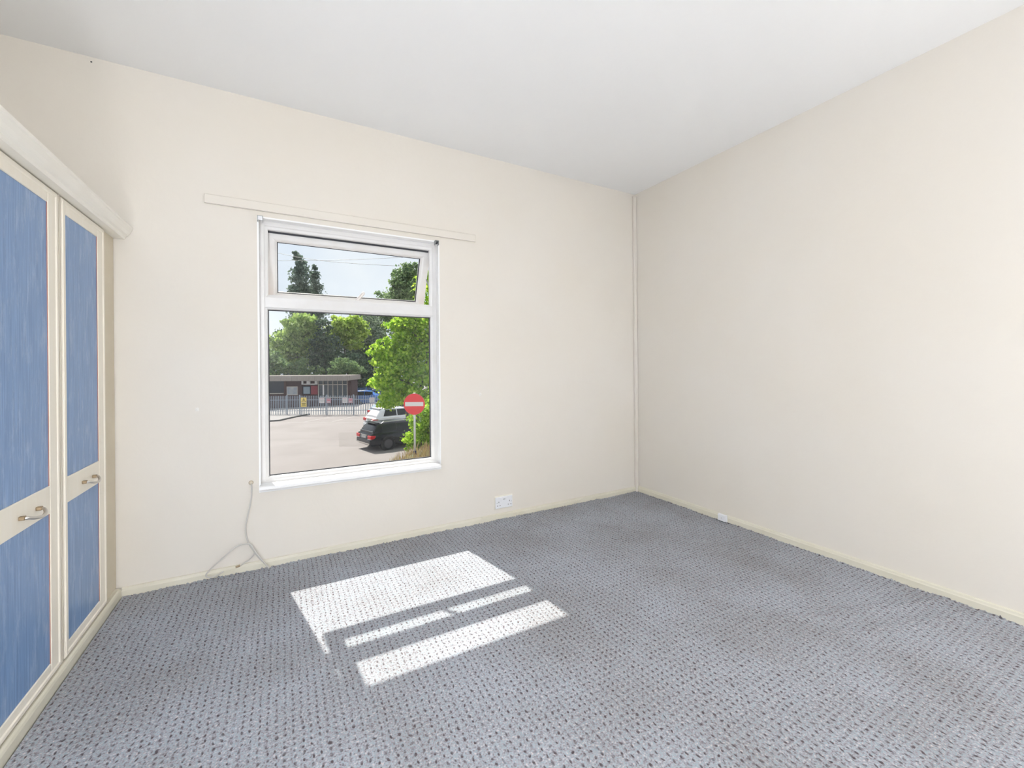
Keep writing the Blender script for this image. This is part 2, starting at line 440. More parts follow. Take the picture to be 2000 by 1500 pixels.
# ------------------------------------------------------------------ window
win = thing('window_1', 'white upvc window with an open top light', None, (0.438, YB, WB), kind='structure')
WO = Vector((0.438, YB, WB))
def wfn(u, v, d): return Vector((u, d, v)) - WO
def P_(o):  # helper for boxes made in room coordinates under the window
    o.location = -WO; return o
FY = 2.966
# lining of the reveal (left, right, head)
bm = bmesh.new()
prof = [(-.001, YB - .003), (.008, YB - .003), (.008, FY + .002), (-.001, FY + .002)]
rectsweep(bm, WL, WR, WB - .02, WT, prof, wfn)
obj('reveal_lining', bm, M['upvc_clean'], win)
# outer frame
bm = bmesh.new()
rectsweep(bm, -.117, .994, .492, 2.092, [(0, FY), (.024, FY), (.030, FY + .006), (.030, FY + .07), (0, FY + .07)], wfn)
obj('frame', bm, M['upvc'], win)
bm = bmesh.new(); bx(bm, -.092, .969, FY, FY + .07, 1.566, 1.634, bev=.006, seg=2)
P_(obj('transom', bm, M['upvc'], win))
# sash stop round the upper opening
bm = bmesh.new()
rectsweep(bm, -.088, .965, 1.63, 2.063, [(0, FY + .006), (.012, FY + .010), (.017, FY + .014), (.017, FY + .036), (0, FY + .036)], wfn)
obj('sash_stop', bm, M['upvc'], win)
# glazing bead, gasket and pane of the fixed light
bm = bmesh.new()
rectsweep(bm, -.088, .965, .520, 1.570, [(0, FY + .005), (.010, FY + .010), (.014, FY + .022), (.014, FY + .034), (0, FY + .034)], wfn)
obj('glazing_bead', bm, M['upvc'], win)
bm = bmesh.new()
rectsweep(bm, -.076, .953, .532, 1.558, [(0, FY + .024), (.007, FY + .024), (.007, FY + .036), (0, FY + .036)], wfn)
obj('gasket', bm, M['gasket'], win)
bm = bmesh.new(); bx(bm, -.072, .949, FY + .028, FY + .032, .536, 1.554)
P_(obj('pane', bm, M['glass'], win))
# window board
bm = bmesh.new()
prism(bm, [(FY + .01, .476), (FY + .01, .499), (2.874, .503), (2.866, .498), (2.866, .482), (2.872, .476)],
      lambda y, z, d: Vector((d, y, z)) - WO, WL + .003, WR - .014)
obj('sill', bm, M['upvc_clean'], win)
bm = bmesh.new()
prism(bm, [(FY + .07, .45), (FY + .07, .50), (YO + .05, .485), (YO + .05, .45)], lambda y, z, d: Vector((d, y, z)) - WO, WL - .03, WR + .03)
obj('outer_sill', bm, M['upvc_clean'], win)
# open top light
AT = math.radians(24.0)
SY, SZ = 3.016, 2.046
def sfn(u, v, d):
    return Vector((u, SY + v * math.sin(AT) + d * math.cos(AT), SZ - v * math.cos(AT) + d * math.sin(AT))) - WO
SU0, SU1, SV = -.086, .966, .455
bm = bmesh.new()
rectsweep(bm, SU0, SU1, 0, SV, [(0, 0), (.040, 0), (.050, .004), (.062, .018), (.062, .056), (0, .056)], sfn)
sash = obj('sash', bm, M['upvc'], win)
bm = bmesh.new()
rectsweep(bm, SU0 + .060, SU1 - .060, .060, SV - .060, [(0, .020), (.007, .020), (.007, .034), (0, .034)], sfn)
obj('gasket', bm, M['gasket'], sash)
bm = bmesh.new(); prism(bm, [(SU0 + .064, .064), (SU1 - .064, .064), (SU1 - .064, SV - .064), (SU0 + .064, SV - .064)], sfn, .025, .029)
obj('pane', bm, M['glass'], sash)
# dark weather seal at the top edge of the sash
bm = bmesh.new(); prism(bm, [(SU0 + .01, -.006), (SU1 - .01, -.006), (SU1 - .01, .007), (SU0 + .01, .007)], sfn, -.008, .0)
obj('weather_seal', bm, M['gasket'], sash)
# handle
bm = bmesh.new()
pb = sfn(.448, SV - .030, 0); pn = sfn(.450, SV - .032, -.040); pk = sfn(.462, SV - .055, -.046); pt = sfn(.512, SV - .125, -.050)
prism(bm, [(.435, SV - .045), (.462, SV - .045), (.462, SV - .012), (.435, SV - .012)], sfn, -.008, .001)
tube(bm, [pb, (pb + pn) / 2, pn], [.014, .012, .012], n=10)
tube(bm, catmull([pn, pk, (pk + pt) / 2, pt], 4), [.012] * 4 + [.012] * 4 + [.011] * 4 + [.009], n=10)
obj('handle', bm, mat('aged_white_handle', (0.66, 0.63, 0.62), 0.35), sash, smooth=True)
for u, dx in ((SU0 + .004, -.006), (SU1 - .004, .006)):      # friction stays at both sides
    bm = bmesh.new()
    p0 = Vector((u + dx, FY + .045, 1.75)) - WO; p1 = sfn(u, .20, .02); p2 = Vector((u + dx, FY + .045, 2.03)) - WO; p3 = sfn(u, .06, .02)
    tube(bm, [p0, p1], .005, n=6); tube(bm, [p2, p3], .005, n=6)
    obj('friction_stay', bm, M['steel'], win)

# ------------------------------------------------------------------ things on the window wall
o = BX('curtain_batten', (-.379, 1.285, YB - .016, YB - .0005, 2.132, 2.184), M['wall'], bev=.003)
tag(o, 'long flat wooden batten painted cream on the wall above the window', 'batten')
def bracket(x0, x1, z0, z1, label, open_box):
    t = thing('blind_bracket', label, 'bracket', ((x0 + x1) / 2, YB, z0), group='roller blind brackets at the window head')
    cx = (x0 + x1) / 2
    def L(ext, nm, m, bev=.0008):
        o_ = BX(nm, (ext[0] - cx, ext[1] - cx, ext[2] - YB, ext[3] - YB, ext[4] - z0, ext[5] - z0), m, t, bev=bev); return o_
    y0 = YB - .034
    L((x0, x1, y0, YB - .0035, z1 - .003, z1), 'top_plate', M['steel'])
    L((x0, x0 + .003, y0, YB - .0035, z0, z1 - .003), 'side_plate', M['steel'])
    if not open_box:
        L((x0 + .003, x1 - .003, y0, y0 + .003, z0 + .004, z1 - .003), 'cover', M['white_pl'])
        L((x1 - .003, x1, y0, YB - .0035, z0, z1 - .003), 'side_plate', M['steel'])
    else:
        L((x1 - .003, x1, y0, YB - .0035, z0, z1 - .003), 'side_plate', M['steel'])
        bm = bmesh.new(); cyl(bm, (0, y0 + .004 - YB, .014), (0, -.010, .014), .007, n=10); obj('socket_pin', bm, M['gasket'], t)
    return t
bracket(-.122, -.093, 2.066, 2.097, 'small boxy blind bracket with pale cover at the left end of the window head', False)
bracket(.962, .990, 2.066, 2.097, 'small open metal blind bracket at the right end of the window head', True)

# double socket
t = thing('double_socket', 'white double wall socket low on the window wall', 'socket', (1.507, YB, .093))
def S(nm, x0, x1, y0, y1, z0, z1, m, bev=0, parent=None):
    return BX(nm, (x0, x1, -y1, -y0, z0, z1), m, parent or t, bev=bev)
S('back_box', -.079, .079, .0005, .004, -.004, .098, mat('pale_surround', (0.82, 0.79, 0.70), .6), bev=.001)
plate = S('face_plate', -.074, .074, .004, .013, .002, .090, M['white_pl'], bev=.003)
for sx in (-1, 1):
    sw = S('rocker_switch', sx * .020 - .007, sx * .020 + .007, .013, .018, .058, .078, M['white_pl'], bev=.0015)
    for dx, zz, w, h in ((0, .046, .004, .010), (-.011, .022, .008, .004), (.011, .022, .008, .004)):
        S('pin_slot', sx * .047 + dx - w / 2, sx * .047 + dx + w / 2, .0125, .0136, zz, zz + h, M['dark_hole'], parent=t)
    S('fixing_screw', sx * .062 - .003, sx * .062 + .003, .0125, .0145, .043, .049, M['grey_pl'], bev=.001)
S('rating_mark', -.010, .010, .0125, .0134, .066, .074, M['grey_pl'])

# phone junction box on the right skirting
t = thing('junction_box', 'small white square junction box on the right skirting board', 'junction box', (XR - .0162, 2.022, .016))
BX('box_base', (-.012, 0, -.034, .034, 0, .052), M['white_pl'], t, bev=.002)
BX('box_lid', (-.024, -.012, -.031, .031, .003, .050), M['white_pl'], t, bev=.004, seg=2)
bm = bmesh.new(); cyl(bm, (-.0245, 0, .026), (-.0235, 0, .026), .003, n=10); obj('screw', bm, M['grey_pl'], t)

# coax cable from the wall
t = thing('aerial_cable', 'thin white cable hanging in a loose loop from a hole left of the window', 'cable', (-.165, YB, .518))
O_ = Vector((-.165, YB, .518))
pa = [(-.165, 2.914, .518), (-.162, 2.9, .504), (-.163, 2.905, .453), (-.171, 2.905, .394), (-.185, 2.905, .326), (-.193, 2.905, .278), (-.193, 2.905, .233), (-.183, 2.9, .183), (-.168, 2.895, .152), (-.134, 2.885, .093), (-.080, 2.868, .024), (-.087, 2.872, .030), (-.142, 2.875, .119), (-.166, 2.89, .163), (-.189, 2.89, .177), (-.242, 2.88, .172), (-.302, 2.87, .127), (-.353, 2.868, .084), (-.379, 2.868, .054), (-.373, 2.872, .036), (-.354, 2.872, .031), (-.332, 2.88, .032), (-.301, 2.89, .043)]
pb_ = [(-.189, 2.889, .177), (-.168, 2.891, .165), (-.151, 2.891, .134), (-.152, 2.891, .109), (-.177, 2.891, .08), (-.211, 2.891, .062), (-.226, 2.891, .057)]
bm = bmesh.new(); tube(bm, [Vector(p) - O_ for p in catmull(pa, 5)], .0034, n=8); obj('lead', bm, M['cable'], t, smooth=True)
bm = bmesh.new(); tube(bm, [Vector(p) - O_ for p in catmull(pb_, 5)], .0034, n=8); obj('tail', bm, M['cable'], t, smooth=True)
bm = bmesh.new(); tube(bm, [Vector(p) - O_ for p in ((-.222, 2.891, .058), (-.243, 2.891, .052))], .0055, n=8); obj('plug_end', bm, M['bronze'], t)
bm = bmesh.new(); cyl(bm, (-.166 - O_.x, YB - .0004 - O_.y, .523 - O_.z), (-.166 - O_.x, YB - .006 - O_.y, .523 - O_.z), .013, .009, n=14); obj('wall_grommet', bm, mat('yellowed_grommet', (.62, .54, .42), .6), t)
# painted phone wire along the skirting
pw = [(1.31, .0525), (1.42, .050), (1.51, .047), (1.60, .042), (1.66, .028), (1.72, .022), (1.80, .022), (1.95, .021), (2.12, .022), (2.20, .030), (2.27, .046), (2.34, .052)]
bm = bmesh.new(); tube(bm, catmull([(x, YB - .0178, z) for x, z in pw], 4), .0022, n=6)
o = obj('phone_wire', bm, M['skirt'], None, smooth=True)
tag(o, 'thin cream painted wire clipped along the skirting below the double socket', 'wire')

# ------------------------------------------------------------------ fitted wardrobe
DX = -.755                              # plane of the door faces
war = thing('wardrobe', 'fitted wardrobe with blue woodgrain panels in cream door frames', 'wardrobe', (XW, 1.6, 0))
W0 = Vector((XW, 1.6, 0)); WY0 = 0.30
def W(nm, x0, x1, y0, y1, z0, z1, m, bev=0, parent=None):
    o = BX(nm, (x0 - W0.x, x1 - W0.x, y0 - W0.y, y1 - W0.y, z0, z1), m, parent or war, bev=bev); return o
W('carcass', XL + .002, DX - .024, WY0, YB - .002, .001, 1.885, M['beige'])
W('end_panel', XL + .002, DX, WY0 - .02, WY0, .001, 1.885, M['cream'])
W('filler_panel', DX - .024, DX - .012, 2.742, YB - .002, .058, 1.885, M['beige'])
# plinth with skirting shape
bm = bmesh.new()
prism(bm, [(DX - .02, 0.001), (XW, 0.001), (XW, .045), (XW - .003, .054), (XW - .008, .060), (DX - .02, .060)],
      lambda x, z, d: Vector((x, d, z)) - W0, WY0, YB - .017)
obj('plinth', bm, M['skirt'], war)
# cornice
bm = bmesh.new()
prism(bm, [(DX - .03, 1.880), (-.722, 1.880), (-.718, 1.886), (-.716, 1.893), (-.706, 1.900), (-.698, 1.912), (-.692, 1.928), (-.688, 1.932), (-.688, 1.944), (DX - .03, 1.944)],
      lambda x, z, d: Vector((x, d, z)) - W0, WY0 - .03, YB - .004)
obj('cornice', bm, M['cornice'], war)
W('top_board', XL + .002, DX - .03, WY0, YB - .004, 1.885, 1.90, M['cornice'])
def wardrobe_door(y0, y1, s0, s1):
    zb, zt = .064, 1.876
    up0, up1, lo0, lo1 = .770, 1.819, .115, .667
    pz = [(lo0, lo1), (up0, up1)]
    a, b_ = y0 + s0, y1 - s1
    c = Vector((DX, (y0 + y1) / 2, zb)); base = c - W0
    bm = bmesh.new()
    def box(x0, x1, ya, yb, za, zb_, bev=.002):
        bx(bm, x0 - c.x, x1 - c.x, ya - c.y, yb - c.y, za - c.z, zb_ - c.z, bev=bev)
    box(DX - .020, DX - .008, y0 + .004, y1 - .004, zb + .004, zt - .004, 0)      # backing
    box(DX - .020, DX, y0, a, zb, zt); box(DX - .020, DX, b_, y1, zb, zt)         # stiles
    box(DX - .020, DX - .0005, a, b_, zb, lo0); box(DX - .020, DX - .0005, a, b_, lo1, up0); box(DX - .020, DX - .0005, a, b_, up1, zt)
    # raised outer bead on the frame
    d = obj('door', bm, M['cream'], war); d.location = base
    bm = bmesh.new()
    rectsweep(bm, y0, y1, zb, zt, [(.004, DX - .002), (.006, DX + .003), (.018, DX + .003), (.024, DX - .002)], lambda u, v, dd: Vector((dd, u, v)) - c)
    obj('edge_bead', bm, M['cream'], d)
    for (p, q) in pz:
        bm = bmesh.new(); bx(bm, -.0085, -.004, a - c.y, b_ - c.y, p - c.z, q - c.z, bev=.0008)
        obj('panel', bm, M['blue'], d)
        bm = bmesh.new(); bx(bm, -.006, -.002, b_ - .0025 - c.y, b_ + .0005 - c.y, p - c.z, q - c.z)
        obj('panel_edge', bm, mat('reddish_edge', (.45, .22, .17), .6) if 'reddish_edge' not in bpy.data.materials else bpy.data.materials['reddish_edge'], d)
    # bow handle
    hy = (y0 + y1) / 2 + .01; hz = .716
    for s in (-1, 1):
        bm = bmesh.new(); bx(bm, -.001, .015, hy + s * .055 - .007 - c.y, hy + s * .055 + .007 - c.y, hz - .008 - c.z, hz + .005 - c.z, bev=.002)
        obj('handle_mount', bm, M['bronze'], d)
    pts = [(DX + .010, hy - .055, hz - .002), (DX + .021, hy - .051, hz - .004), (DX + .031, hy - .030, hz - .012), (DX + .035, hy, hz - .016), (DX + .031, hy + .030, hz - .012), (DX + .021, hy + .051, hz - .004), (DX + .010, hy + .055, hz - .002)]
    bm = bmesh.new(); tube(bm, [Vector(p) - c for p in catmull(pts, 4)], .0052, n=10)
    obj('handle', bm, M['chrome'], d, smooth=True)
wardrobe_door(2.290, 2.738, .036, .080)
for k in range(4):
    y1 = 2.259 - k * .485; wardrobe_door(y1 - .480, y1, .076, .076)
W('joint_strip', DX - .02, DX - .004, 2.262, 2.272, .062, 1.878, M['groove'])
W('joint_strip', DX - .02, DX - .001, 2.272, 2.279, .062, 1.878, M['cream'])
W('joint_strip', DX - .02, DX - .006, 2.279, 2.288, .062, 1.878, M['groove'])

# ------------------------------------------------------------------ added fill lights, out of view, to lift the room's brightness
def globe(bm, R, z, squash=.92):
    bmesh.ops.create_uvsphere(bm, u_segments=24, v_segments=14, radius=R)
    for v in bm.verts: v.co.z = v.co.z * squash + z
def fill_stand(x, y, z, R, strength, label):
    t = thing('fill_stand', label, 'fill light', (x, y, .0155))
    bm = bmesh.new(); cyl(bm, (0, 0, 0), (0, 0, .02), .14, .13, n=28); obj('base', bm, M['white_pl'], t)
    bm = bmesh.new(); cyl(bm, (0, 0, .02), (0, 0, z - R * .85), .011, n=12); obj('pole', bm, M['white_pl'], t)
    bm = bmesh.new(); globe(bm, R, z)
    obj('fill_emitter', bm, emit('fill_stand_glow', FILL_COLOR, strength), t, smooth=True)
def fill_globe(x, y, R):
    t = thing('fill_globe', 'added unseen low globe fill light on the carpet by the wardrobe', 'fill light', (x, y, .0155))
    bm = bmesh.new(); cyl(bm, (0, 0, 0), (0, 0, .05), .09, .07, n=28); obj('base', bm, M['white_pl'], t)
    bm = bmesh.new(); globe(bm, R, .05 + R * .9)
    obj('fill_emitter', bm, emit('fill_globe_glow', FILL_COLOR, FILL_LOW_STRENGTH), t, smooth=True)
fill_stand(-.50, -.62, 1.80, .22, FILL_LEFT_STRENGTH, 'added unseen fill light on a tall stand past the wardrobe end')
fill_stand(2.50, -.72, 1.05, .22, FILL_RIGHT_STRENGTH, 'added unseen fill light on a shorter stand by the right wall')
fill_globe(-.47, .26, .16)

# ==================================================================== OUTSIDE
GZ = -3.1
def OW(u, tt, z): v = RT * u + FW * tt; return Vector((v.x, v.y, z))
def U(px, tt): return (px - 1000) / F_PX * tt            # metres sideways for something tt metres away
AX = math.atan2(RT.y, RT.x)

M['asphalt'] = mat('sunbleached_tarmac', (0.225, 0.200, 0.196), 0.95, var=(0.260, 0.235, 0.230), scale=.5, bump=.3, bscale=40)
M['asph2'] = mat('darker_tarmac_patch', (0.20, 0.178, 0.172), 0.95, var=(0.225, 0.20, 0.195), scale=3)
M['kerb'] = mat('dark_kerb', (0.10, 0.10, 0.10), 0.9)
M['pave'] = mat('pavement_tarmac', (0.25, 0.24, 0.24), 0.95, var=(0.30, 0.28, 0.28), scale=2)
M['line'] = mat('worn_white_paint', (0.40, 0.38, 0.37), 0.9, var=(0.33, 0.31, 0.30), scale=6)
bm = bmesh.new(); bx(bm, -70, 90, YO + .01, 150, GZ - .3, GZ)
struct('ground', bm, M['asphalt'], 'sunlit tarmac car park below the window')

def ground_strip(name, pts, w, z0, z1, m, label=None, cat=None):
    bm = bmesh.new(); pts = [Vector((p[0], p[1], 0)) for p in pts]
    L = []; 
    for i, p in enumerate(pts):
        d = (pts[min(i + 1, len(pts) - 1)] - pts[max(i - 1, 0)]).normalized(); n = Vector((-d.y, d.x, 0))
        L.append((p - n * w / 2, p + n * w / 2))
    for (a, b), (c, d) in zip(L, L[1:]):
        vs8 = [bm.verts.new((q.x, q.y, z)) for z in (z0, z1) for q in (a, b, d, c)]
        for f in ((0, 1, 2, 3), (4, 5, 6, 7), (0, 1, 5, 4), (1, 2, 6, 5), (2, 3, 7, 6), (3, 0, 4, 7)): bm.faces.new([vs8[k] for k in f])
    return obj(name, bm, m)
kp = [(-9, 40.5), (-4, 39.2), (-1.14, 38.76), (-.89, 38.60), (-.25, 38.56), (.11, 39.27), (1.09, 40.87), (2.12, 42.2)]
o = ground_strip('kerb', kp, .16, GZ, GZ + .11, M['kerb']); tag(o, 'dark kerb edging the pavement by the fence', None, kind='structure')
bm = bmesh.new()
poly = kp + [(2.0, 42.4), (-9, 48)]
prism(bm, poly, lambda a, b, d: Vector((a, b, d)), GZ, GZ + .09)
struct('pavement', bm, M['pave'], 'grey pavement wedge in front of the fence')
lines = (((1.50, 36.86), (4.28, 39.93), 'faded white bay line nearest the kerb'), ((3.42, 35.78), (5.91, 39.33), 'faded white bay line between two empty bays'),
         ((.28, 37.06), (5.14, 34.10), 'faded white line closing off the ends of the empty bays'))
for a, b, l in lines:
    o = ground_strip('bay_line', (a, b), .10, GZ, GZ + .004, M['line']); tag(o, l, 'road marking', 'parking bay lines')
bm = bmesh.new(); prism(bm, [(2.66, 24.4), (3.23, 29.6), (4.9, 28.9), (4.4, 23.6)], lambda a, b, d: Vector((a, b, d)), GZ, GZ + .003)
struct('tarmac_patch', bm, M['asph2'], 'darker repaired tarmac behind the black car')

# ---- grassy verge under the no entry sign
M['verge'] = mat('dry_soil_verge', (0.16, 0.125, 0.09), 1.0, var=(0.12, 0.14, 0.06), scale=4, bump=.6)
vu = np.linspace(-6.2, 3, 47); vt = np.linspace(9.5, 19.8, 42)
VV = []; rv = np.random.default_rng(5)
def verge_z(u, tt):
    edge = -4.75 + .10 * math.sin(tt * 1.7) + max(0, (tt - 16.2)) * .45
    a = min(1, max(0, (u - edge) / 1.0)); a = a * a * (3 - 2 * a)
    b = min(1, max(0, (19.6 - tt) / 2.0)); b = b * b * (3 - 2 * b)
    c = min(1, max(0, (tt - 9.6) / 2.0))
    return GZ - .02 + 1.10 * a * b * c
for tt in vt:
    for u in vu: VV.append(OW(u, tt, verge_z(u, tt) + rv.normal(0, .015)))
nx_ = len(vu)
Fc = [(j * nx_ + i, j * nx_ + i + 1, (j + 1) * nx_ + i + 1, (j + 1) * nx_ + i) for j in range(len(vt) - 1) for i in range(nx_ - 1)]
o = pyobj('verge', VV, Fc, M['verge'], smooth=True); tag(o, 'raised earth verge under the no entry sign', None, kind='structure')
rnd = random.Random(11)
gv, gf = [], []
for k in range(1300):
    tt = rnd.uniform(13.6, 17.4); u = rnd.uniform(U(770, 16), U(850, 16) + .3)
    z = verge_z(u, tt)
    if z < GZ + .25: continue
    h = rnd.uniform(.10, .40)*(.45 if abs(u - U(809, 15.3)) < .16 else 1) * (1 if rnd.random() < .8 else 1.25); a = rnd.uniform(0, 6.28); w = rnd.uniform(.006, .014); lean = rnd.uniform(0, .45) * h
    p = OW(u, tt, z - .02); d = Vector((math.cos(a), math.sin(a), 0)); n = Vector((-d.y, d.x, 0)); i0 = len(gv)
    m1 = p + d * lean * .35 + Vector((0, 0, h * .6)); tp = p + d * lean + Vector((0, 0, h))
    gv += [p - n * w, p + n * w, m1 - n * w, m1 + n * w, tp]
    gf += [(i0, i0 + 1, i0 + 3, i0 + 2), (i0 + 2, i0 + 3, i0 + 4)]
M['grass'] = leafmat('dry_grass', (0.48, 0.40, 0.17), (0.25, 0.15, 0.11), .4)
o = pyobj('dry_grass', gv, gf, M['grass']); tag(o, 'tall dry straw coloured grass round the sign post', 'grass', kind='stuff')

# ---- no entry sign
M['red'] = mat('traffic_red', (0.86, 0.055, 0.06), 0.4)
M['signwhite'] = mat('sign_white', (0.80, 0.78, 0.78), 0.45)
M['signgrey'] = mat('sign_back_grey', (0.30, 0.31, 0.32), 0.5, metal=.5)
M['postwhite'] = mat('white_painted_post', (0.66, 0.68, 0.70), 0.5, var=(.72, .72, .72), scale=6)
M['navy'] = mat('navy_band', (0.02, 0.03, 0.12), 0.5)
TS = 15.3; us = U(809, TS); sc_ = -.17; R_ = .388
base = OW(us, TS, verge_z(us, TS) - .02)
t = thing('no_entry_sign', 'round red no entry sign on a white post', 'road sign', base)
zc = sc_ - base.z
fdir = -FW
def disc(nm, r, d0, d1, m):
    bm = bmesh.new(); c = Vector((0, 0, zc)); cyl(bm, c + fdir * d0, c + fdir * d1, r, n=48); return obj(nm, bm, m, t)
disc('sign_plate', R_, .040, .046, M['signgrey'])
disc('red_disc', R_ - .004, .046, .049, M['red'])
bm = bmesh.new(); prism(bm, [(-.33, zc - .075), (.33, zc - .075), (.33, zc + .075), (-.33, zc + .075)], lambda a, b, d: RT * a + fdir * d + Vector((0, 0, b)), .049, .052)
obj('white_bar', bm, M['signwhite'], t)
bm = bmesh.new(); cyl(bm, (0, 0, 0), (0, 0, zc + R_ + .02), .038, n=16); obj('post', bm, M['postwhite'], t, smooth=True)
bm = bmesh.new(); cyl(bm, (0, 0, 0.0), (0, 0, .17), .058, .052, n=16); obj('post_collar', bm, M['navy'], t)
bm = bmesh.new()
for zz in (0.0,):
    prism(bm, [(-.22, zc + zz - .02), (.22, zc + zz - .02), (.22, zc + zz + .02), (-.22, zc + zz + .02)], lambda a, b, d: RT * a + fdir * d + Vector((0, 0, b)), .034, .040)
obj('mounting_rail', bm, M['signgrey'], t)

# ---- palisade fence
M['galv'] = mat('galvanised_steel', (0.34, 0.39, 0.46), 0.5, metal=.2)
M['galvblue'] = mat('blue_painted_steel', (0.08, 0.18, 0.36), 0.5)
def fence(name, label, tt, px_posts, u0, u1, h, m, pitch=.155):
    t = thing(name, label, 'fence', OW((u0 + u1) / 2, tt, GZ), AX); uc = (u0 + u1) / 2
    bm = bmesh.new()       # one W section pale with a splayed spear point
    w = .034; sec = [(-w, .010), (-w * .55, -.008), (0, .008), (w * .55, -.008), (w, .010)]
    lo = [bm.verts.new((a, b, .05)) for a, b in sec]; hi = [bm.verts.new((a, b, h - .10)) for a, b in sec]
    tips = [bm.verts.new((-w * .8, -.02, h - .02)), bm.verts.new((0, .008, h)), bm.verts.new((w * .8, -.02, h - .02))]
    for i in range(4): bm.faces.new((lo[i], lo[i + 1], hi[i + 1], hi[i]))
    bm.faces.new((hi[0], hi[1], tips[0])); bm.faces.new((hi[1], hi[2], tips[1])); bm.faces.new((hi[2], hi[3], tips[1])); bm.faces.new((hi[3], hi[4], tips[2]))
    p0 = obj('pale', bm, m, t); n = int((u1 - u0) / pitch)
    for k in range(n):
        if k == 0: p0.location = (u0 - uc, 0, 0)
        else: copy_obj(p0, t, (u0 - uc + k * pitch, 0, 0))
    for z in (.42, h - .42):
        bm = bmesh.new(); bx(bm, u0 - uc - .1, u1 - uc + .1, .012, .052, z - .025, z + .025); obj('rail', bm, m, t)
    bm = bmesh.new(); bx(bm, -.05, .05, .055, .11, 0, h + .02); q0 = obj('post', bm, m, t)
    for k, u in enumerate(px_posts):
        if k == 0: q0.location = (u - uc, 0, 0)
        else: copy_obj(q0, t, (u - uc, 0, 0))
    return t
TF = 37.6
fence('palisade_fence', 'grey steel palisade fence across the far side of the car park', TF, [-27.2, -24.4, U(559, TF), U(584, TF), U(637, TF), U(689, TF), -11.8, -9.3, -6.8], -27.4, -6.6, 1.80, M['galv'])
fence('blue_fence', 'blue palisade fence behind the blue van', 49.5, [U(676, 49.5), U(715, 49.5), U(755, 49.5)], U(675, 49.5), U(790, 49.5), 1.9, M['galvblue'])

# signs hung on the fence
M['yellow'] = mat('warning_yellow', (0.78, 0.60, 0.16), 0.5)
M['black'] = mat('print_black', (0.02, 0.02, 0.02), 0.5)
M['pink'] = mat('faded_red_notice', (0.50, 0.33, 0.37), 0.6)
M['redfade'] = mat('sun_bleached_red', (0.55, 0.16, 0.20), 0.6)
M['paper'] = mat('notice_white', (0.66, 0.64, 0.64), 0.6)
def fence_sign(name, px0, px1, y0, y1, m, label, kind):
    t0 = TF - .06; c = OW(U((px0 + px1) / 2, t0), t0, 0)
    zt = CAM_H - (y0 - 716.8) / F_PX * t0; zb = CAM_H - (y1 - 716.8) / F_PX * t0
    w = (px1 - px0) / F_PX * t0; h = zt - zb
    s = thing(name, label, 'sign', (c.x, c.y, zb), AX)
    BX('board', (-w / 2, w / 2, 0, .01, 0, h), m, s)
    def pr(x0, x1, z0, z1, mm, nm='print'): BX(nm, (x0 * w, x1 * w, -.002, 0, z0 * h, z1 * h), mm, s)
    if kind == 'warn':
        bm = bmesh.new(); prism(bm, [(-.40 * w, .50 * h), (.40 * w, .50 * h), (0, .94 * h)], lambda a, b, d: Vector((a, d, b)), -.002, 0); obj('triangle_border', bm, M['black'], s)
        bm = bmesh.new(); prism(bm, [(-.29 * w, .535 * h), (.29 * w, .535 * h), (0, .86 * h)], lambda a, b, d: Vector((a, d, b)), -.004, -.002); obj('triangle_face', bm, M['yellow'], s)
        bm = bmesh.new(); prism(bm, [(-.02 * w, .80 * h), (.07 * w, .80 * h), (.03 * w, .70 * h), (.10 * w, .70 * h), (-.04 * w, .55 * h), (.0, .66 * h), (-.08 * w, .66 * h)], lambda a, b, d: Vector((a, d, b)), -.006, -.004); obj('lightning_bolt', bm, M['black'], s)
        pr(-.5, .5, .45, .47, M['paper'], 'divider'); pr(-.36, .36, .34, .40, M['black']); pr(-.30, .30, .24, .29, M['black']); pr(-.36, .36, .14, .19, M['black'])
    elif kind == 'white':
        pr(-.36, .36, .78, .90, M['pink']); pr(-.38, .38, .60, .66, M['signgrey']); pr(-.38, .38, .45, .51, M['signgrey']); pr(-.30, .30, .30, .36, M['signgrey']); pr(-.36, .36, .14, .20, M['signgrey'])
    else:
        pr(-.34, .34, .50, .72, M['redfade']); pr(-.30, .30, .22, .30, M['paper'])
fence_sign('warning_sign', 587, 598, 776, 794, M['yellow'], 'tall yellow and black electrical warning sign on the palisade fence', 'warn')
fence_sign('notice_board', 623, 633, 777, 787, M['paper'], 'white notice on the fence nearest the yellow warning sign', 'white')
fence_sign('notice_board', 637, 645.5, 778, 787, M['pink'], 'faded red notice between two white notices on the fence', 'pink')
fence_sign('notice_board', 668, 678, 777, 787, M['paper'], 'white notice on the fence left of the fence post below the blue van', 'white')
fence_sign('notice_board', 680, 688, 778, 787, M['pink'], 'faded red notice on the fence just below the blue van', 'pink')
fence_sign('notice_board', 721, 731, 777, 787, M['paper'], 'white notice on the fence half hidden by tree leaves', 'white')

# pale platform ramp behind the fence
M['ramp'] = mat('pale_concrete', (0.32, 0.295, 0.28), 0.9, var=(0.38, 0.355, 0.34), scale=2)
TR0, TR1 = 38.0, 43.2
def slope(name, pl, pr, zl, zr, tn, tf, label):
    """a pale made up surface sloping gently up from the fence, with real thickness"""
    bm = bmesh.new()
    near = [(U(pl, tf), tn, GZ + .012), (U(pr, tf), tn, GZ + .012)]; far = [(U(pl, tf), tf, GZ + zl), (U(pr, tf), tf, GZ + zr)]
    top = [near[0], near[1], far[1], far[0]]
    A_ = [bm.verts.new(OW(*p)) for p in top]; B_ = [bm.verts.new(OW(p[0], p[1], GZ)) for p in top]
    bm.faces.new(A_); bm.faces.new(B_[::-1])
    for k in range(4): bm.faces.new((A_[k], A_[(k + 1) % 4], B_[(k + 1) % 4], B_[k]))
    o = obj(name, bm, M['ramp']); return tag(o, label, 'ramp')
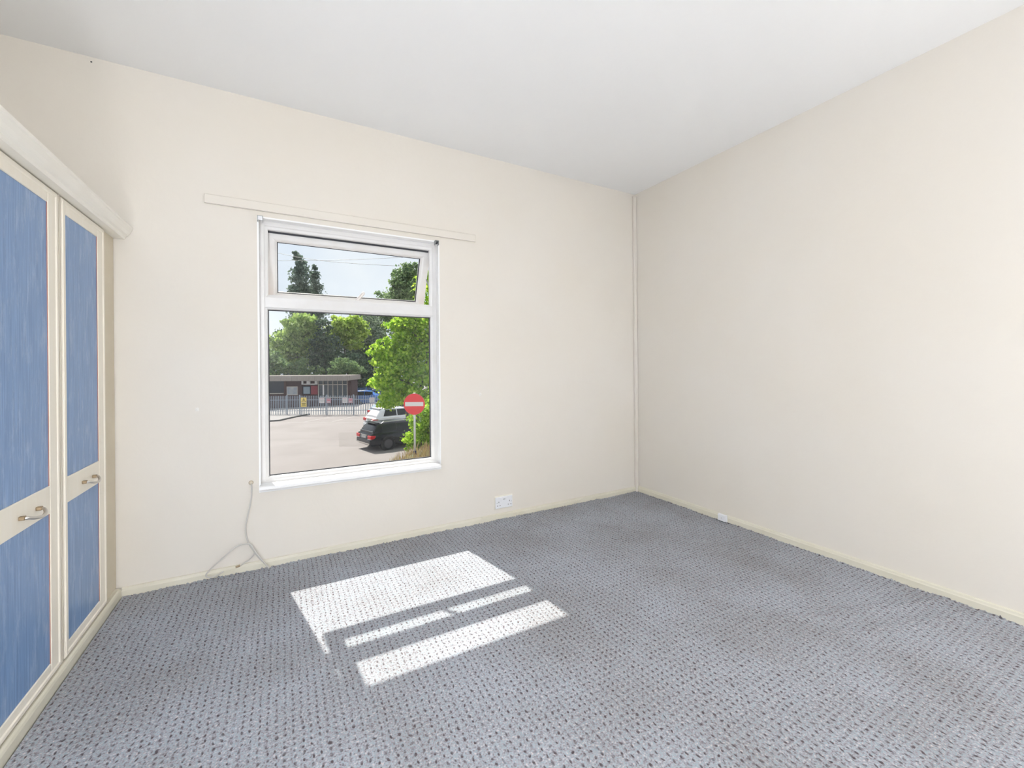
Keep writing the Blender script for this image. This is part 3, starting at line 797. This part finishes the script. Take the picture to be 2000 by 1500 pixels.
slope('platform_ramp', 549, 760, .13, .56, TR0, TR1, 'pale concrete ramp rising to the right behind the palisade fence')
slope('concrete_apron', 440, 548.0, .012, .012, TR0, 41.4, 'low pale concrete apron left of the ramp behind the fence')
# ---- station building
M['fascia'] = mat('weathered_timber_fascia', (0.26, 0.23, 0.21), 0.9, var=(0.32, 0.285, 0.26), scale=5)
M['brick'] = mat('dark_brown_brick', (0.055, 0.030, 0.032), 0.9, var=(0.075, 0.042, 0.042), scale=14)
M['recess'] = mat('unlit_hall', (0.030, 0.038, 0.055), 0.9)
M['mull'] = mat('cream_mullion', (0.50, 0.45, 0.40), 0.6)
M['bglass'] = mat('dark_shop_glass', (0.06, 0.075, 0.09), 0.12)
M['poster'] = mat('pale_poster', (0.42, 0.42, 0.42), .6, var=(.25, .30, .36), scale=3)
M['poster_b'] = mat('blue_grey_poster', (0.22, 0.28, 0.33), .4)
M['redpanel'] = mat('dark_red_panel', (0.24, 0.035, 0.05), .6)
M['sgn'] = mat('white_sign_panel', (0.62, 0.62, 0.62), .6)
TB = 44.0; UB = U(606, TB)
bld = thing('station_building', 'long single storey brick building with a flat timber edged roof', 'building', OW(UB, TB, GZ), AX)
def zz(y): return CAM_H - (y - 717.0) / F_PX * TB - GZ
def bb(nm, p0, p1, ya, yb, d0, d1, m, parent=None, bev=0):
    return BX(nm, (U(p0, TB) - UB, U(p1, TB) - UB, d0, d1, zz(yb), zz(ya)), m, parent or bld, bev=bev)
YG = 797.4
bb('wall', 380, 683, 738, YG, .35, 2.2, M['brick'])
rf = bb('roof', 378, 688, 733, 735, -.75, 2.4, M['fascia'])
npl = 84; pw_ = (688 - 378) / npl
q0 = None
for k in range(npl):          # boarded fascia, one board at a time
    u_a = U(378 + k * pw_, TB) - UB; u_b = U(378 + (k + 1) * pw_, TB) - UB
    if q0 is None:
        bm = bmesh.new(); bx(bm, 0, (u_b - u_a) * .93, 0, .03, zz(743.4), zz(733.0)); q0 = obj('fascia_board', bm, M['fascia'], bld); q0.location = (u_a, -.79, 0)
    else: copy_obj(q0, bld, (u_a, -.79 - (k % 3) * .006, 0))
bb('soffit', 379, 687.5, 742.6, 743.4, -.74, .36, M['brick'])
bb('end_fascia', 687.4, 688, 735.01, 742.5, -.75, 2.4, M['fascia'])
bb('open_front', 470, 552, 744, 768.3, .30, .36, M['recess'])  # solid dark panel; the shade of the opening is put in its colour
bb('counter', 470, 551, 767.4, 768.6, .15, .36, M['mull'])
bb('brick_pier', 552, 557, 743, YG, .22, .40, M['brick'])
w1 = bb('poster_frame', 557, 579, 754.5, 771.6, .24, .36, M['mull']); bb('poster', 558.2, 577.8, 755.8, 770.4, .21, .24, M['poster'], None)
bb('brick_pier', 579, 588, 743, YG, .22, .40, M['brick'])
for a, b in ((587, 590), (597, 603.5), (613, 618)):
    bb('sign_panel', a, b, 744.2, 751, .16, .36, M['sgn'])
bb('sign_panel', 590, 613, 749.3, 751.2, .2, .36, M['sgn'])
bb('window_frame', 588.5, 604, 754, 770.2, .26, .36, M['recess']); bb('window_pane', 590, 602.6, 755.4, 769, .24, .26, M['poster_b'])
bb('red_panel', 604.5, 617.5, 753.6, 770.6, .24, .36, M['redpanel'])
bb('shop_glass', 619, 676.5, 744, 776, .28, .36, M['bglass'])
for px in (619.5, 629, 638.5, 648, 657.5, 667, 676.3):
    bb('mullion', px - .45, px + .45, 743.5, 776, .18, .30, M['mull'])
bb('glazing_transom', 619, 676.5, 751.0, 752.0, .18, .30, M['mull'])
bb('door_post', 628.6, 630.6, 752, 772, .15, .30, M['signwhite'])
bb('glazing_sill', 619, 676.5, 776, 777.5, .18, .36, M['mull'])
bb('brick_pier', 677, 682, 743, YG, .2, .40, M['brick'])

# ---- cars
def paint(name, c, rough=.25): return mat(name, c, rough, coat=.15, spec=.4)
M['tyre'] = mat('tyre_rubber', (.015, .015, .016), .8)
M['alloy'] = mat('alloy_wheel', (.10, .10, .11), .4, metal=.6)
M['carglass'] = mat('tinted_car_glass', (.045, .055, .06), .08)
M['cargl2'] = mat('sky_pale_car_glass', (.38, .42, .43), .08)  # pale base colour stands in for sky reflected in the rear window
M['taillight'] = mat('tail_light_red', (.55, .01, .015), .25)
M['lightclear'] = mat('lamp_clear', (.7, .55, .52), .2)
M['plate'] = mat('blank_grey_plate', (.40, .40, .40), .5)
M['trim'] = mat('black_car_trim', (.02, .02, .022), .5)
def car(name, label, pos, ang, pm, glassm, L=4.75, Wd=.91, H=1.47, estate=True, group=None):
    c = thing(name, label, 'car', pos, ang, group)
    belt = H * .645
    def loft(nm, st, m, parent=c):
        bm = bmesh.new(); rings = []
        for x, half in st:
            pts = half + [(-a, b) for a, b in reversed(half) if abs(a) > 1e-6]
            rings.append([bm.verts.new((x, a, b)) for a, b in pts])
        n = len(rings[0])
        for A_, B_ in zip(rings, rings[1:]):
            for j in range(n): bm.faces.new((A_[j], A_[(j + 1) % n], B_[(j + 1) % n], B_[j]))
        bm.faces.new(rings[0][::-1]); bm.faces.new(rings[-1])
        o_ = obj(nm, bm, m, parent, smooth=True)
        mo = o_.modifiers.new('edge', 'EDGE_SPLIT'); mo.split_angle = math.radians(38)
        return o_
    def sec(w, zb, zt, tuck=.04):
        return [(0, zb), (w * .80, zb), (w * .97, zb + .10), (w, zb + .24), (w * .985, (zb + zt) / 2 + .10), (w * .955, zt - .05), (w * .90, zt), (0, zt + .015)]
    b0 = .26
    st = [(0.00, sec(Wd * .86, .36, .70)), (.05, sec(Wd * .92, .30, .86)), (.14, sec(Wd * .965, b0, belt - .03)), (.45, sec(Wd, .24, belt)), (1.3, sec(Wd, .22, belt)), (2.6, sec(Wd, .22, belt - .01)),
          (L - 1.55, sec(Wd, .22, belt - .03)), (L - .9, sec(Wd * .985, .23, belt - .12)), (L - .35, sec(Wd * .93, .25, belt - .24)), (L - .08, sec(Wd * .80, .28, .62)), (L, sec(Wd * .70, .34, .54))]
    loft('body', st, pm)
    def gsec(w, wt, zb, zt):
        return [(0, zb - .05), (w, zb - .05), (w, zb), (w * .45 + wt * .55, zb + (zt - zb) * .58), (wt, zt - .055), (wt * .90, zt - .012), (wt * .6, zt + .004), (0, zt + .012)]
    xr = .50 if estate else .62
    xf = L - 2.35; xw = L - 1.45
    wB, wT = Wd * .90, Wd * .665
    gst = [(.17, gsec(wB * .96, wB * .90, belt - .02, belt + .10)), (xr * .62, gsec(wB * .98, wT * 1.10, belt - .01, belt + (H - belt) * .62)), (xr, gsec(wB, wT * 1.0, belt, H - .03)), (xr + .5, gsec(wB, wT * 1.02, belt, H)),
           (xf - .5, gsec(wB, wT * 1.02, belt, H)), (xf, gsec(wB, wT, belt, H - .03)), ((xf + xw) / 2, gsec(wB * .99, wT * 1.10, belt - .02, belt + (H - belt) * .52)), (xw, gsec(wB * .97, wB * .88, belt - .05, belt + .02))]
    loft('cabin', gst, pm)
    # glazing panels lying just proud of the cabin
    def side(x, k, s, off=.012):        # point on the cabin side, k = 0 belt .. 1 roof
        z = belt + k * (H - belt - .055); zm = belt + .58 * (H - belt); wm = wB * .45 + wT * 1.02 * .55
        w = wB + (wm - wB) * (z - belt) / (zm - belt) if z < zm else wm + (wT * 1.02 - wm) * (z - zm) / (H - .055 - zm)
        return Vector((x, s * (w + off), z))
    zr = lambda k: belt + k * (H - belt)
    for s in (-1, 1):
        spans = ((xr * .55 + .30, xr + .22, xr + .95, xr + .95), (xr + 1.02, xr + 1.02, xr + 1.82, xr + 1.82), (xr + 1.90, xr + 1.90, xf + .02, xw - .28))
        for i, (xa, xat, xbt, xb) in enumerate(spans):
            bm = bmesh.new()
            lo = [side(xa, .10, s), side(xb, .10, s)]; mid = [side(xa * .37 + xat * .63, .63, s), side(xb * .37 + xbt * .63, .63, s)]; hi = [side(xat, .90, s), side(xbt, .90, s)]
            vv = [bm.verts.new(p) for p in lo + mid + hi]
            bm.faces.new((vv[0], vv[1], vv[3], vv[2])); bm.faces.new((vv[2], vv[3], vv[5], vv[4]))
            bmesh.ops.solidify(bm, geom=bm.faces[:], thickness=.004)
            obj('side_window', bm, glassm, c)
        bm = bmesh.new(); tube(bm, [side(xr + .15, 1.02, s), (xr + .3, s * wT * .97, H + .03), (xf - .3, s * wT * .97, H + .03), side(xf - .1, 1.0, s)], .014, n=8); obj('roof_rail', bm, M['chrome'] if estate else M['trim'], c)
        bm = bmesh.new(); bx(bm, xw - .42, xw - .22, s * (Wd + .10) - .09, s * (Wd + .10) + .09, belt - .02, belt + .13, bev=.035, seg=2); obj('door_mirror', bm, pm, c)
        bm = bmesh.new(); bx(bm, -.012, .26, s * Wd * .74 - .20, s * Wd * .74 + .20, belt - .27, belt - .10, bev=.03, seg=2); tl = obj('tail_light', bm, M['taillight'], c)
        bm = bmesh.new(); bx(bm, -.016, .20, s * Wd * .72 - .18, s * Wd * .72 + .18, belt - .295, belt - .262, bev=.01); obj('reversing_lamp', bm, M['lightclear'], tl)
        bm = bmesh.new(); bx(bm, L - .45, L - .10, s * Wd * .66 - .16, s * Wd * .66 + .16, .60, .72, bev=.03, seg=2); obj('head_light', bm, M['cargl2'], c)
        for x in (.92, L - .93):
            wh = thing('wheel'); wh.parent = c; wh.location = (x, s * (Wd - .11), .33)
            bm = bmesh.new(); cyl(bm, (0, -.11, 0), (0, .11, 0), .33, n=28); obj('tyre', bm, M['tyre'], wh)
            bm = bmesh.new(); cyl(bm, (0, s * .108, 0), (0, s * .118, 0), .225, n=24); obj('rim', bm, M['alloy'], wh)
            bm = bmesh.new(); cyl(bm, (0, s * -.10, 0), (0, s * .106, 0), .40, n=28); obj('wheel_arch', bm, M['trim'], wh)
    # tailgate glass
    bm = bmesh.new()
    def rear(k, s):
        x = .165 + (xr - .165) * (k ** 1.05); w = (wB * .90) * (1 - k) + wT * .93 * k
        return Vector((x - .022, s * w * .93, belt + .06 + (H - belt - .10) * k))
    vv = [bm.verts.new(rear(k, s)) for k in (.06, .5, .92) for s in (-1, 1)]
    bm.faces.new((vv[0], vv[1], vv[3], vv[2])); bm.faces.new((vv[2], vv[3], vv[5], vv[4]))
    bmesh.ops.solidify(bm, geom=bm.faces[:], thickness=.012)
    rw = obj('rear_window', bm, M['cargl2'] if estate else glassm, c)
    bm = bmesh.new(); tube(bm, [rear(.08, -.1), rear(.16, .25), rear(.18, .6)], .010, n=6); obj('rear_wiper', bm, M['trim'], rw)
    bm = bmesh.new(); bx(bm, xr - .16, xr + .12, -wT * .92, wT * .92, H - .045, H - .005, bev=.015, seg=2); obj('roof_spoiler', bm, pm, c)
    bm = bmesh.new(); bx(bm, -.035, .16, -Wd * .90, Wd * .90, .36, .60, bev=.05, seg=2); obj('rear_bumper', bm, pm, c)
    bm = bmesh.new(); bx(bm, -.040, -.02, -Wd * .80, Wd * .80, .36, .42, bev=.005); obj('bumper_trim', bm, M['chrome'] if estate else M['trim'], c)
    bm = bmesh.new(); bx(bm, -.002, .06, -.27, .27, belt - .26, belt - .13, bev=.004); obj('number_plate', bm, M['plate'], c)
    bm = bmesh.new(); bx(bm, -.004, .10, -.36, .36, belt - .115, belt - .09, bev=.004); obj('boot_trim', bm, M['chrome'], c)
    return c
ca = math.radians(14)
car('estate_car', 'black estate car parked beside the no entry sign, boot towards the house', (3.66, 22.76, GZ), ca, paint('black_paint', (.008, .010, .016), .22), M['carglass'], L=4.9, Wd=.93, H=1.40)
car('estate_car', 'white car parked just beyond the black estate car', (4.95, 28.7, GZ), ca, paint('white_paint', (.72, .73, .76), .3), M['carglass'], L=4.7, Wd=.92, H=1.56, estate=False)
car('hatchback_car', 'silver blue car furthest along the row by the fence', (6.15, 34.2, GZ), ca, paint('silver_paint', (.30, .36, .44), .3), M['carglass'], L=4.2, Wd=.88, H=1.46, estate=False)
vp = OW(U(688, 47.8), 47.8, GZ)
car('blue_van', 'blue car derived van parked behind the palisade fence', vp, AX, paint('blue_paint', (.02, .12, .42), .35), M['carglass'], L=4.3, Wd=.88, H=1.62, estate=False)

# ---- trees
M['bark'] = mat('grey_bark', (0.09, 0.075, 0.06), 0.95, var=(0.13, 0.11, 0.09), scale=6, bump=.6)
M['lf_bright'] = leafmat('bright_green_leaves', (0.18, 0.40, 0.015), (0.62, 0.80, 0.10), .6)
M['lf_light'] = leafmat('light_green_leaves', (0.15, 0.27, 0.05), (0.54, 0.68, 0.20), .55)
M['lf_yellow'] = leafmat('yellow_green_leaves', (0.20, 0.34, 0.04), (0.62, 0.76, 0.16), .55)
M['lf_mid'] = leafmat('mid_green_leaves', (0.09, 0.17, 0.08), (0.32, 0.44, 0.18), .45)
M['lf_dark'] = leafmat('dark_green_leaves', (0.03, 0.07, 0.05), (0.14, 0.22, 0.12), .4)
M['lf_grey'] = leafmat('grey_green_leaves', (0.12, 0.18, 0.13), (0.40, 0.48, 0.34), .45)
M['lf_poplar'] = leafmat('poplar_leaves', (0.10, 0.15, 0.12), (0.24, 0.31, 0.24), .45)
def leaves(lobes, n, size, seed, density_pow=.45):
    """folded leaf quads scattered through the outer part of a set of ellipsoid lobes"""
    rng = np.random.default_rng(seed)
    vol = np.array([(r[0] * r[1] * r[2]) ** (2 / 3) for _, r in lobes]); vol = vol / vol.sum()
    nc = max(40, n // 55)                                   # sprays of leaves
    which = rng.choice(len(lobes), nc, p=vol)
    C = np.array([list(c) for c, _ in lobes])[which]; Rr = np.array([list(r) for _, r in lobes])[which]
    d = rng.normal(size=(nc, 3)); d /= np.linalg.norm(d, axis=1)[:, None]
    rad = rng.random(nc) ** .35 * rng.uniform(.80, 1.12, nc)
    K = C + d * Rr * rad[:, None]
    sp = Rr.mean(axis=1) * rng.uniform(.09, .22, nc)
    pick = rng.integers(0, nc, n)
    P = K[pick] + rng.normal(size=(n, 3)) * (sp[pick])[:, None] * np.array([1.0, 1.0, .6])
    s = size * rng.uniform(.6, 1.3, n)
    a = rng.normal(size=(n, 3)); a /= np.linalg.norm(a, axis=1)[:, None]
    b = np.cross(a, rng.normal(size=(n, 3))); b /= np.linalg.norm(b, axis=1)[:, None]
    nn = np.cross(a, b)
    V = np.empty((n, 4, 3))
    V[:, 0] = P - a * s[:, None] * .5; V[:, 2] = P + a * s[:, None] * .5
    V[:, 1] = P + b * s[:, None] * .36 + nn * s[:, None] * .10; V[:, 3] = P - b * s[:, None] * .36 + nn * s[:, None] * .10
    return V.reshape(-1, 3)
def leafmesh(name, V, m, parent):
    n = len(V) // 4; me = bpy.data.meshes.new(name)
    me.vertices.add(len(V)); me.vertices.foreach_set('co', V.ravel().astype(np.float32))
    i = np.arange(n) * 4; F = np.stack([i, i + 1, i + 2, i, i + 2, i + 3], -1).reshape(-1, 3)
    me.loops.add(F.size); me.loops.foreach_set('vertex_index', F.ravel().astype(np.int32))
    me.polygons.add(len(F)); me.polygons.foreach_set('loop_start', np.arange(0, F.size, 3, dtype=np.int32))
    me.materials.append(m); me.update(calc_edges=True)
    o = bpy.data.objects.new(name, me); COL.objects.link(o); o.parent = parent; o['kind'] = 'stuff'
    return o
def px_pt(x, y, tt):
    return OW(U(x, tt), tt, CAM_H - (y - (716.6 + (680 - x) * .0084)) / F_PX * tt)
def tree(name, label, cat, tt, cx, lobes_px, m, n, size, seed, base_z=GZ, trunk=.22, group=None):
    """lobes are given as centre and radii measured in the photo and turned into metres at the tree's distance"""
    base = OW(U(cx, tt), tt, base_z)
    t = thing(name, label, cat, base, 0, group)
    lobes = []
    rnd = random.Random(seed)
    for (x, y, rx, ry) in lobes_px:
        k = tt / F_PX; c = px_pt(x, y, tt) + FW * rnd.uniform(-.35, .35) * rx * k
        lobes.append((c - base, (rx * k, rx * k * .95, ry * k)))
    leafmesh('crown', leaves(lobes, n, size, seed), m, t)
    bm = bmesh.new()
    top = max(lobes, key=lambda l: l[0].z)[0]
    spine = catmull([Vector((0, 0, 0)), Vector((.1 * trunk, 0, top.z * .3)), Vector(top) * .65 + Vector((0, 0, top.z * .0)), Vector(top)], 5)
    tube(bm, spine, [trunk * (1 - .8 * i / (len(spine) - 1)) for i in range(len(spine))], n=10)
    obj('trunk', bm, M['bark'], t, smooth=True)
    for c, r in lobes[1:]:
        bm = bmesh.new(); j = min(range(len(spine)), key=lambda q: abs(spine[q].z - max(.25 * top.z, c.z - .5 * (abs(c.x - spine[q].x) + abs(c.y - spine[q].y)) - .2)))
        a = spine[j]; mid = (a + c) / 2 + Vector((0, 0, .08 * (c - a).length))
        r0 = trunk * (1 - .8 * j / (len(spine) - 1)) * .55
        tube(bm, catmull([a, mid, c], 4), [r0 * (1 - .085 * i) for i in range(9)], n=7); obj('branch', bm, M['bark'], t, smooth=True)
    return t
G1 = 'trees beyond the building'
tree('poplar_tree', 'tall dark poplar, the taller of the pair above the building', 'tree', 85, 589, [(588, 560, 17, 48), (586, 520, 11, 34), (594, 590, 18, 60), (580, 580, 11, 30), (591, 640, 20, 60)], M['lf_poplar'], 9000, .55, 1, trunk=.5, group='pair of tall poplars')
tree('poplar_tree', 'slim dark poplar, the shorter of the pair above the building', 'tree', 88, 616, [(616, 570, 11, 42), (615, 540, 7, 26), (618, 620, 13, 70)], M['lf_poplar'], 5500, .5, 2, trunk=.4, group='pair of tall poplars')
tree('leafy_tree', 'rounded light green tree behind the left end of the building', 'tree', 58, 580, [(588, 640, 34, 28), (560, 668, 28, 28), (605, 650, 24, 26), (575, 690, 36, 32), (545, 690, 18, 30)], M['lf_light'], 13000, .42, 3, trunk=.3, group=G1)
tree('leafy_tree', 'yellow green tree in the middle behind the building', 'tree', 60, 680, [(672, 640, 26, 24), (695, 640, 24, 22), (658, 655, 18, 22), (690, 665, 22, 22), (668, 668, 16, 16)], M['lf_yellow'], 9500, .42, 4, trunk=.25, group=G1)
tree('leafy_tree', 'dark ivy covered tree between the light green and yellow green trees', 'tree', 57, 634, [(632, 650, 15, 40), (645, 690, 18, 44), (622, 690, 20, 44), (640, 720, 24, 22)], M['lf_dark'], 9000, .30, 5, trunk=.45, group=G1)
tree('leafy_tree', 'grey green tree left of the bright tree at the window edge', 'tree', 64, 722, [(722, 630, 22, 30), (708, 660, 20, 30), (730, 670, 22, 40), (715, 700, 24, 30)], M['lf_grey'], 8000, .33, 6, trunk=.3, group=G1)
tree('leafy_tree', 'mid green bush just above the right half of the roof', 'bush', 53, 672, [(668, 715, 20, 18), (650, 725, 14, 14), (690, 722, 20, 18)], M['lf_mid'], 4500, .26, 7, trunk=.12, group=G1)
tree('leafy_tree', 'mid green bush just above the left half of the roof', 'bush', 54, 560, [(550, 718, 22, 20), (585, 722, 22, 18), (530, 700, 18, 30), (612, 725, 16, 16)], M['lf_mid'], 6500, .26, 8, trunk=.15, group=G1)
tree('leafy_tree', 'dark shaded thicket right of the building and above the blue van', 'bush', 56, 712, [(708, 722, 24, 28), (690, 705, 20, 22), (725, 745, 24, 34), (700, 750, 16, 24)], M['lf_dark'], 7500, .28, 9, trunk=.2, group=G1)
tree('leafy_tree', 'hazy green tree low in the open top light', 'tree', 72, 745, [(745, 592, 30, 26), (770, 600, 34, 34), (722, 612, 24, 26), (800, 600, 34, 40), (745, 650, 40, 40)], M['lf_mid'], 9500, .42, 10, trunk=.3, group=G1)
tree('leafy_tree', 'dark green wall of foliage at the back of the wood', 'tree', 66, 600, [(560, 690, 40, 48), (610, 680, 34, 56), (650, 680, 34, 52), (690, 690, 40, 48), (735, 700, 40, 60)], M['lf_dark'], 12000, .42, 12, trunk=.4, group=G1)
tree('leafy_tree', 'green tree at the left edge of the window', 'tree', 60, 505, [(505, 690, 32, 40), (480, 680, 30, 44), (525, 712, 18, 24)], M['lf_mid'], 7000, .33, 13, trunk=.25, group=G1)
tree('leafy_tree', 'tall blue green tree rising behind the bright tree', 'tree', 27, 796, [(798, 560, 24, 44), (782, 545, 17, 24), (812, 540, 16, 26), (790, 595, 28, 30), (772, 580, 14, 20)], M['lf_mid'], 8500, .17, 14, trunk=.16)
tree('leafy_tree', 'bright green tree with large sunlit leaves beside the no entry sign', 'tree', 20.5, 815,
     [(800, 690, 44, 52), (772, 735, 34, 36), (760, 690, 26, 38), (790, 640, 34, 30), (835, 660, 40, 60), (850, 570, 34, 60), (742, 742, 24, 20), (775, 775, 40, 28), (740, 700, 18, 40), (785, 715, 44, 44), (830, 760, 46, 46), (812, 625, 34, 26), (880, 650, 60, 90)],
     M['lf_bright'], 36000, .16, 15, trunk=.14)
tree('leafy_shrub', 'green shrub growing behind the foot of the sign post', 'shrub', 17.6, 822, [(812, 850, 24, 30), (830, 820, 30, 36), (800, 868, 16, 18), (840, 860, 30, 32), (855, 800, 34, 44)], M['lf_bright'], 8500, .10, 16, base_z=GZ + .5, trunk=.05)
tree('leafy_shrub', 'low green shrub at the right edge behind the verge', 'shrub', 18.5, 860, [(865, 840, 40, 44), (895, 810, 44, 60)], M['lf_mid'], 5000, .12, 17, base_z=GZ + .2, trunk=.05)

# ---- the wood goes on to both sides of what the window frames
rw_ = random.Random(77); lob = []
for side, rng_ in ((-1, (-75, -38)), (1, (-8, 62))):
    u = rng_[0]
    while u < rng_[1]:
        tt = rw_.uniform(56, 72); r = rw_.uniform(2.6, 4.6); h = rw_.uniform(6.5, 12.5)
        for k in range(3):
            lob.append((OW(u + rw_.uniform(-1.5, 1.5), tt + rw_.uniform(-1.5, 1.5), GZ + h * (.28 + .26 * k)), (r, r, h * .24)))
        u += r * 1.1
wood = leafmesh('woodland', leaves(lob, 60000, .55, 21), M['lf_mid'], None)
tag(wood, 'belt of mixed green woodland running on beyond the trees in view', 'woodland', kind='stuff')

# ---- overhead cables
def wire(tt, pts, label, r=.012):
    bm = bmesh.new(); tube(bm, catmull([px_pt(x, y, tt) for x, y in pts], 6), r, n=6)
    o = obj('overhead_cable', bm, M['trim'], None); tag(o, label, 'cable', 'overhead cables across the view')
wire(30, [(380, 458), (548, 495), (600, 505), (660, 512), (770, 519), (900, 521)], 'thin overhead cable sagging down to the right across the sky')
wire(32, [(380, 513), (548, 509), (660, 508), (760, 504), (900, 497)], 'thin overhead cable running level across the sky')
wire(36, [(560, 702), (620, 690), (720, 664), (800, 640)], 'thin overhead cable rising to the right in front of the dark wood', .008)
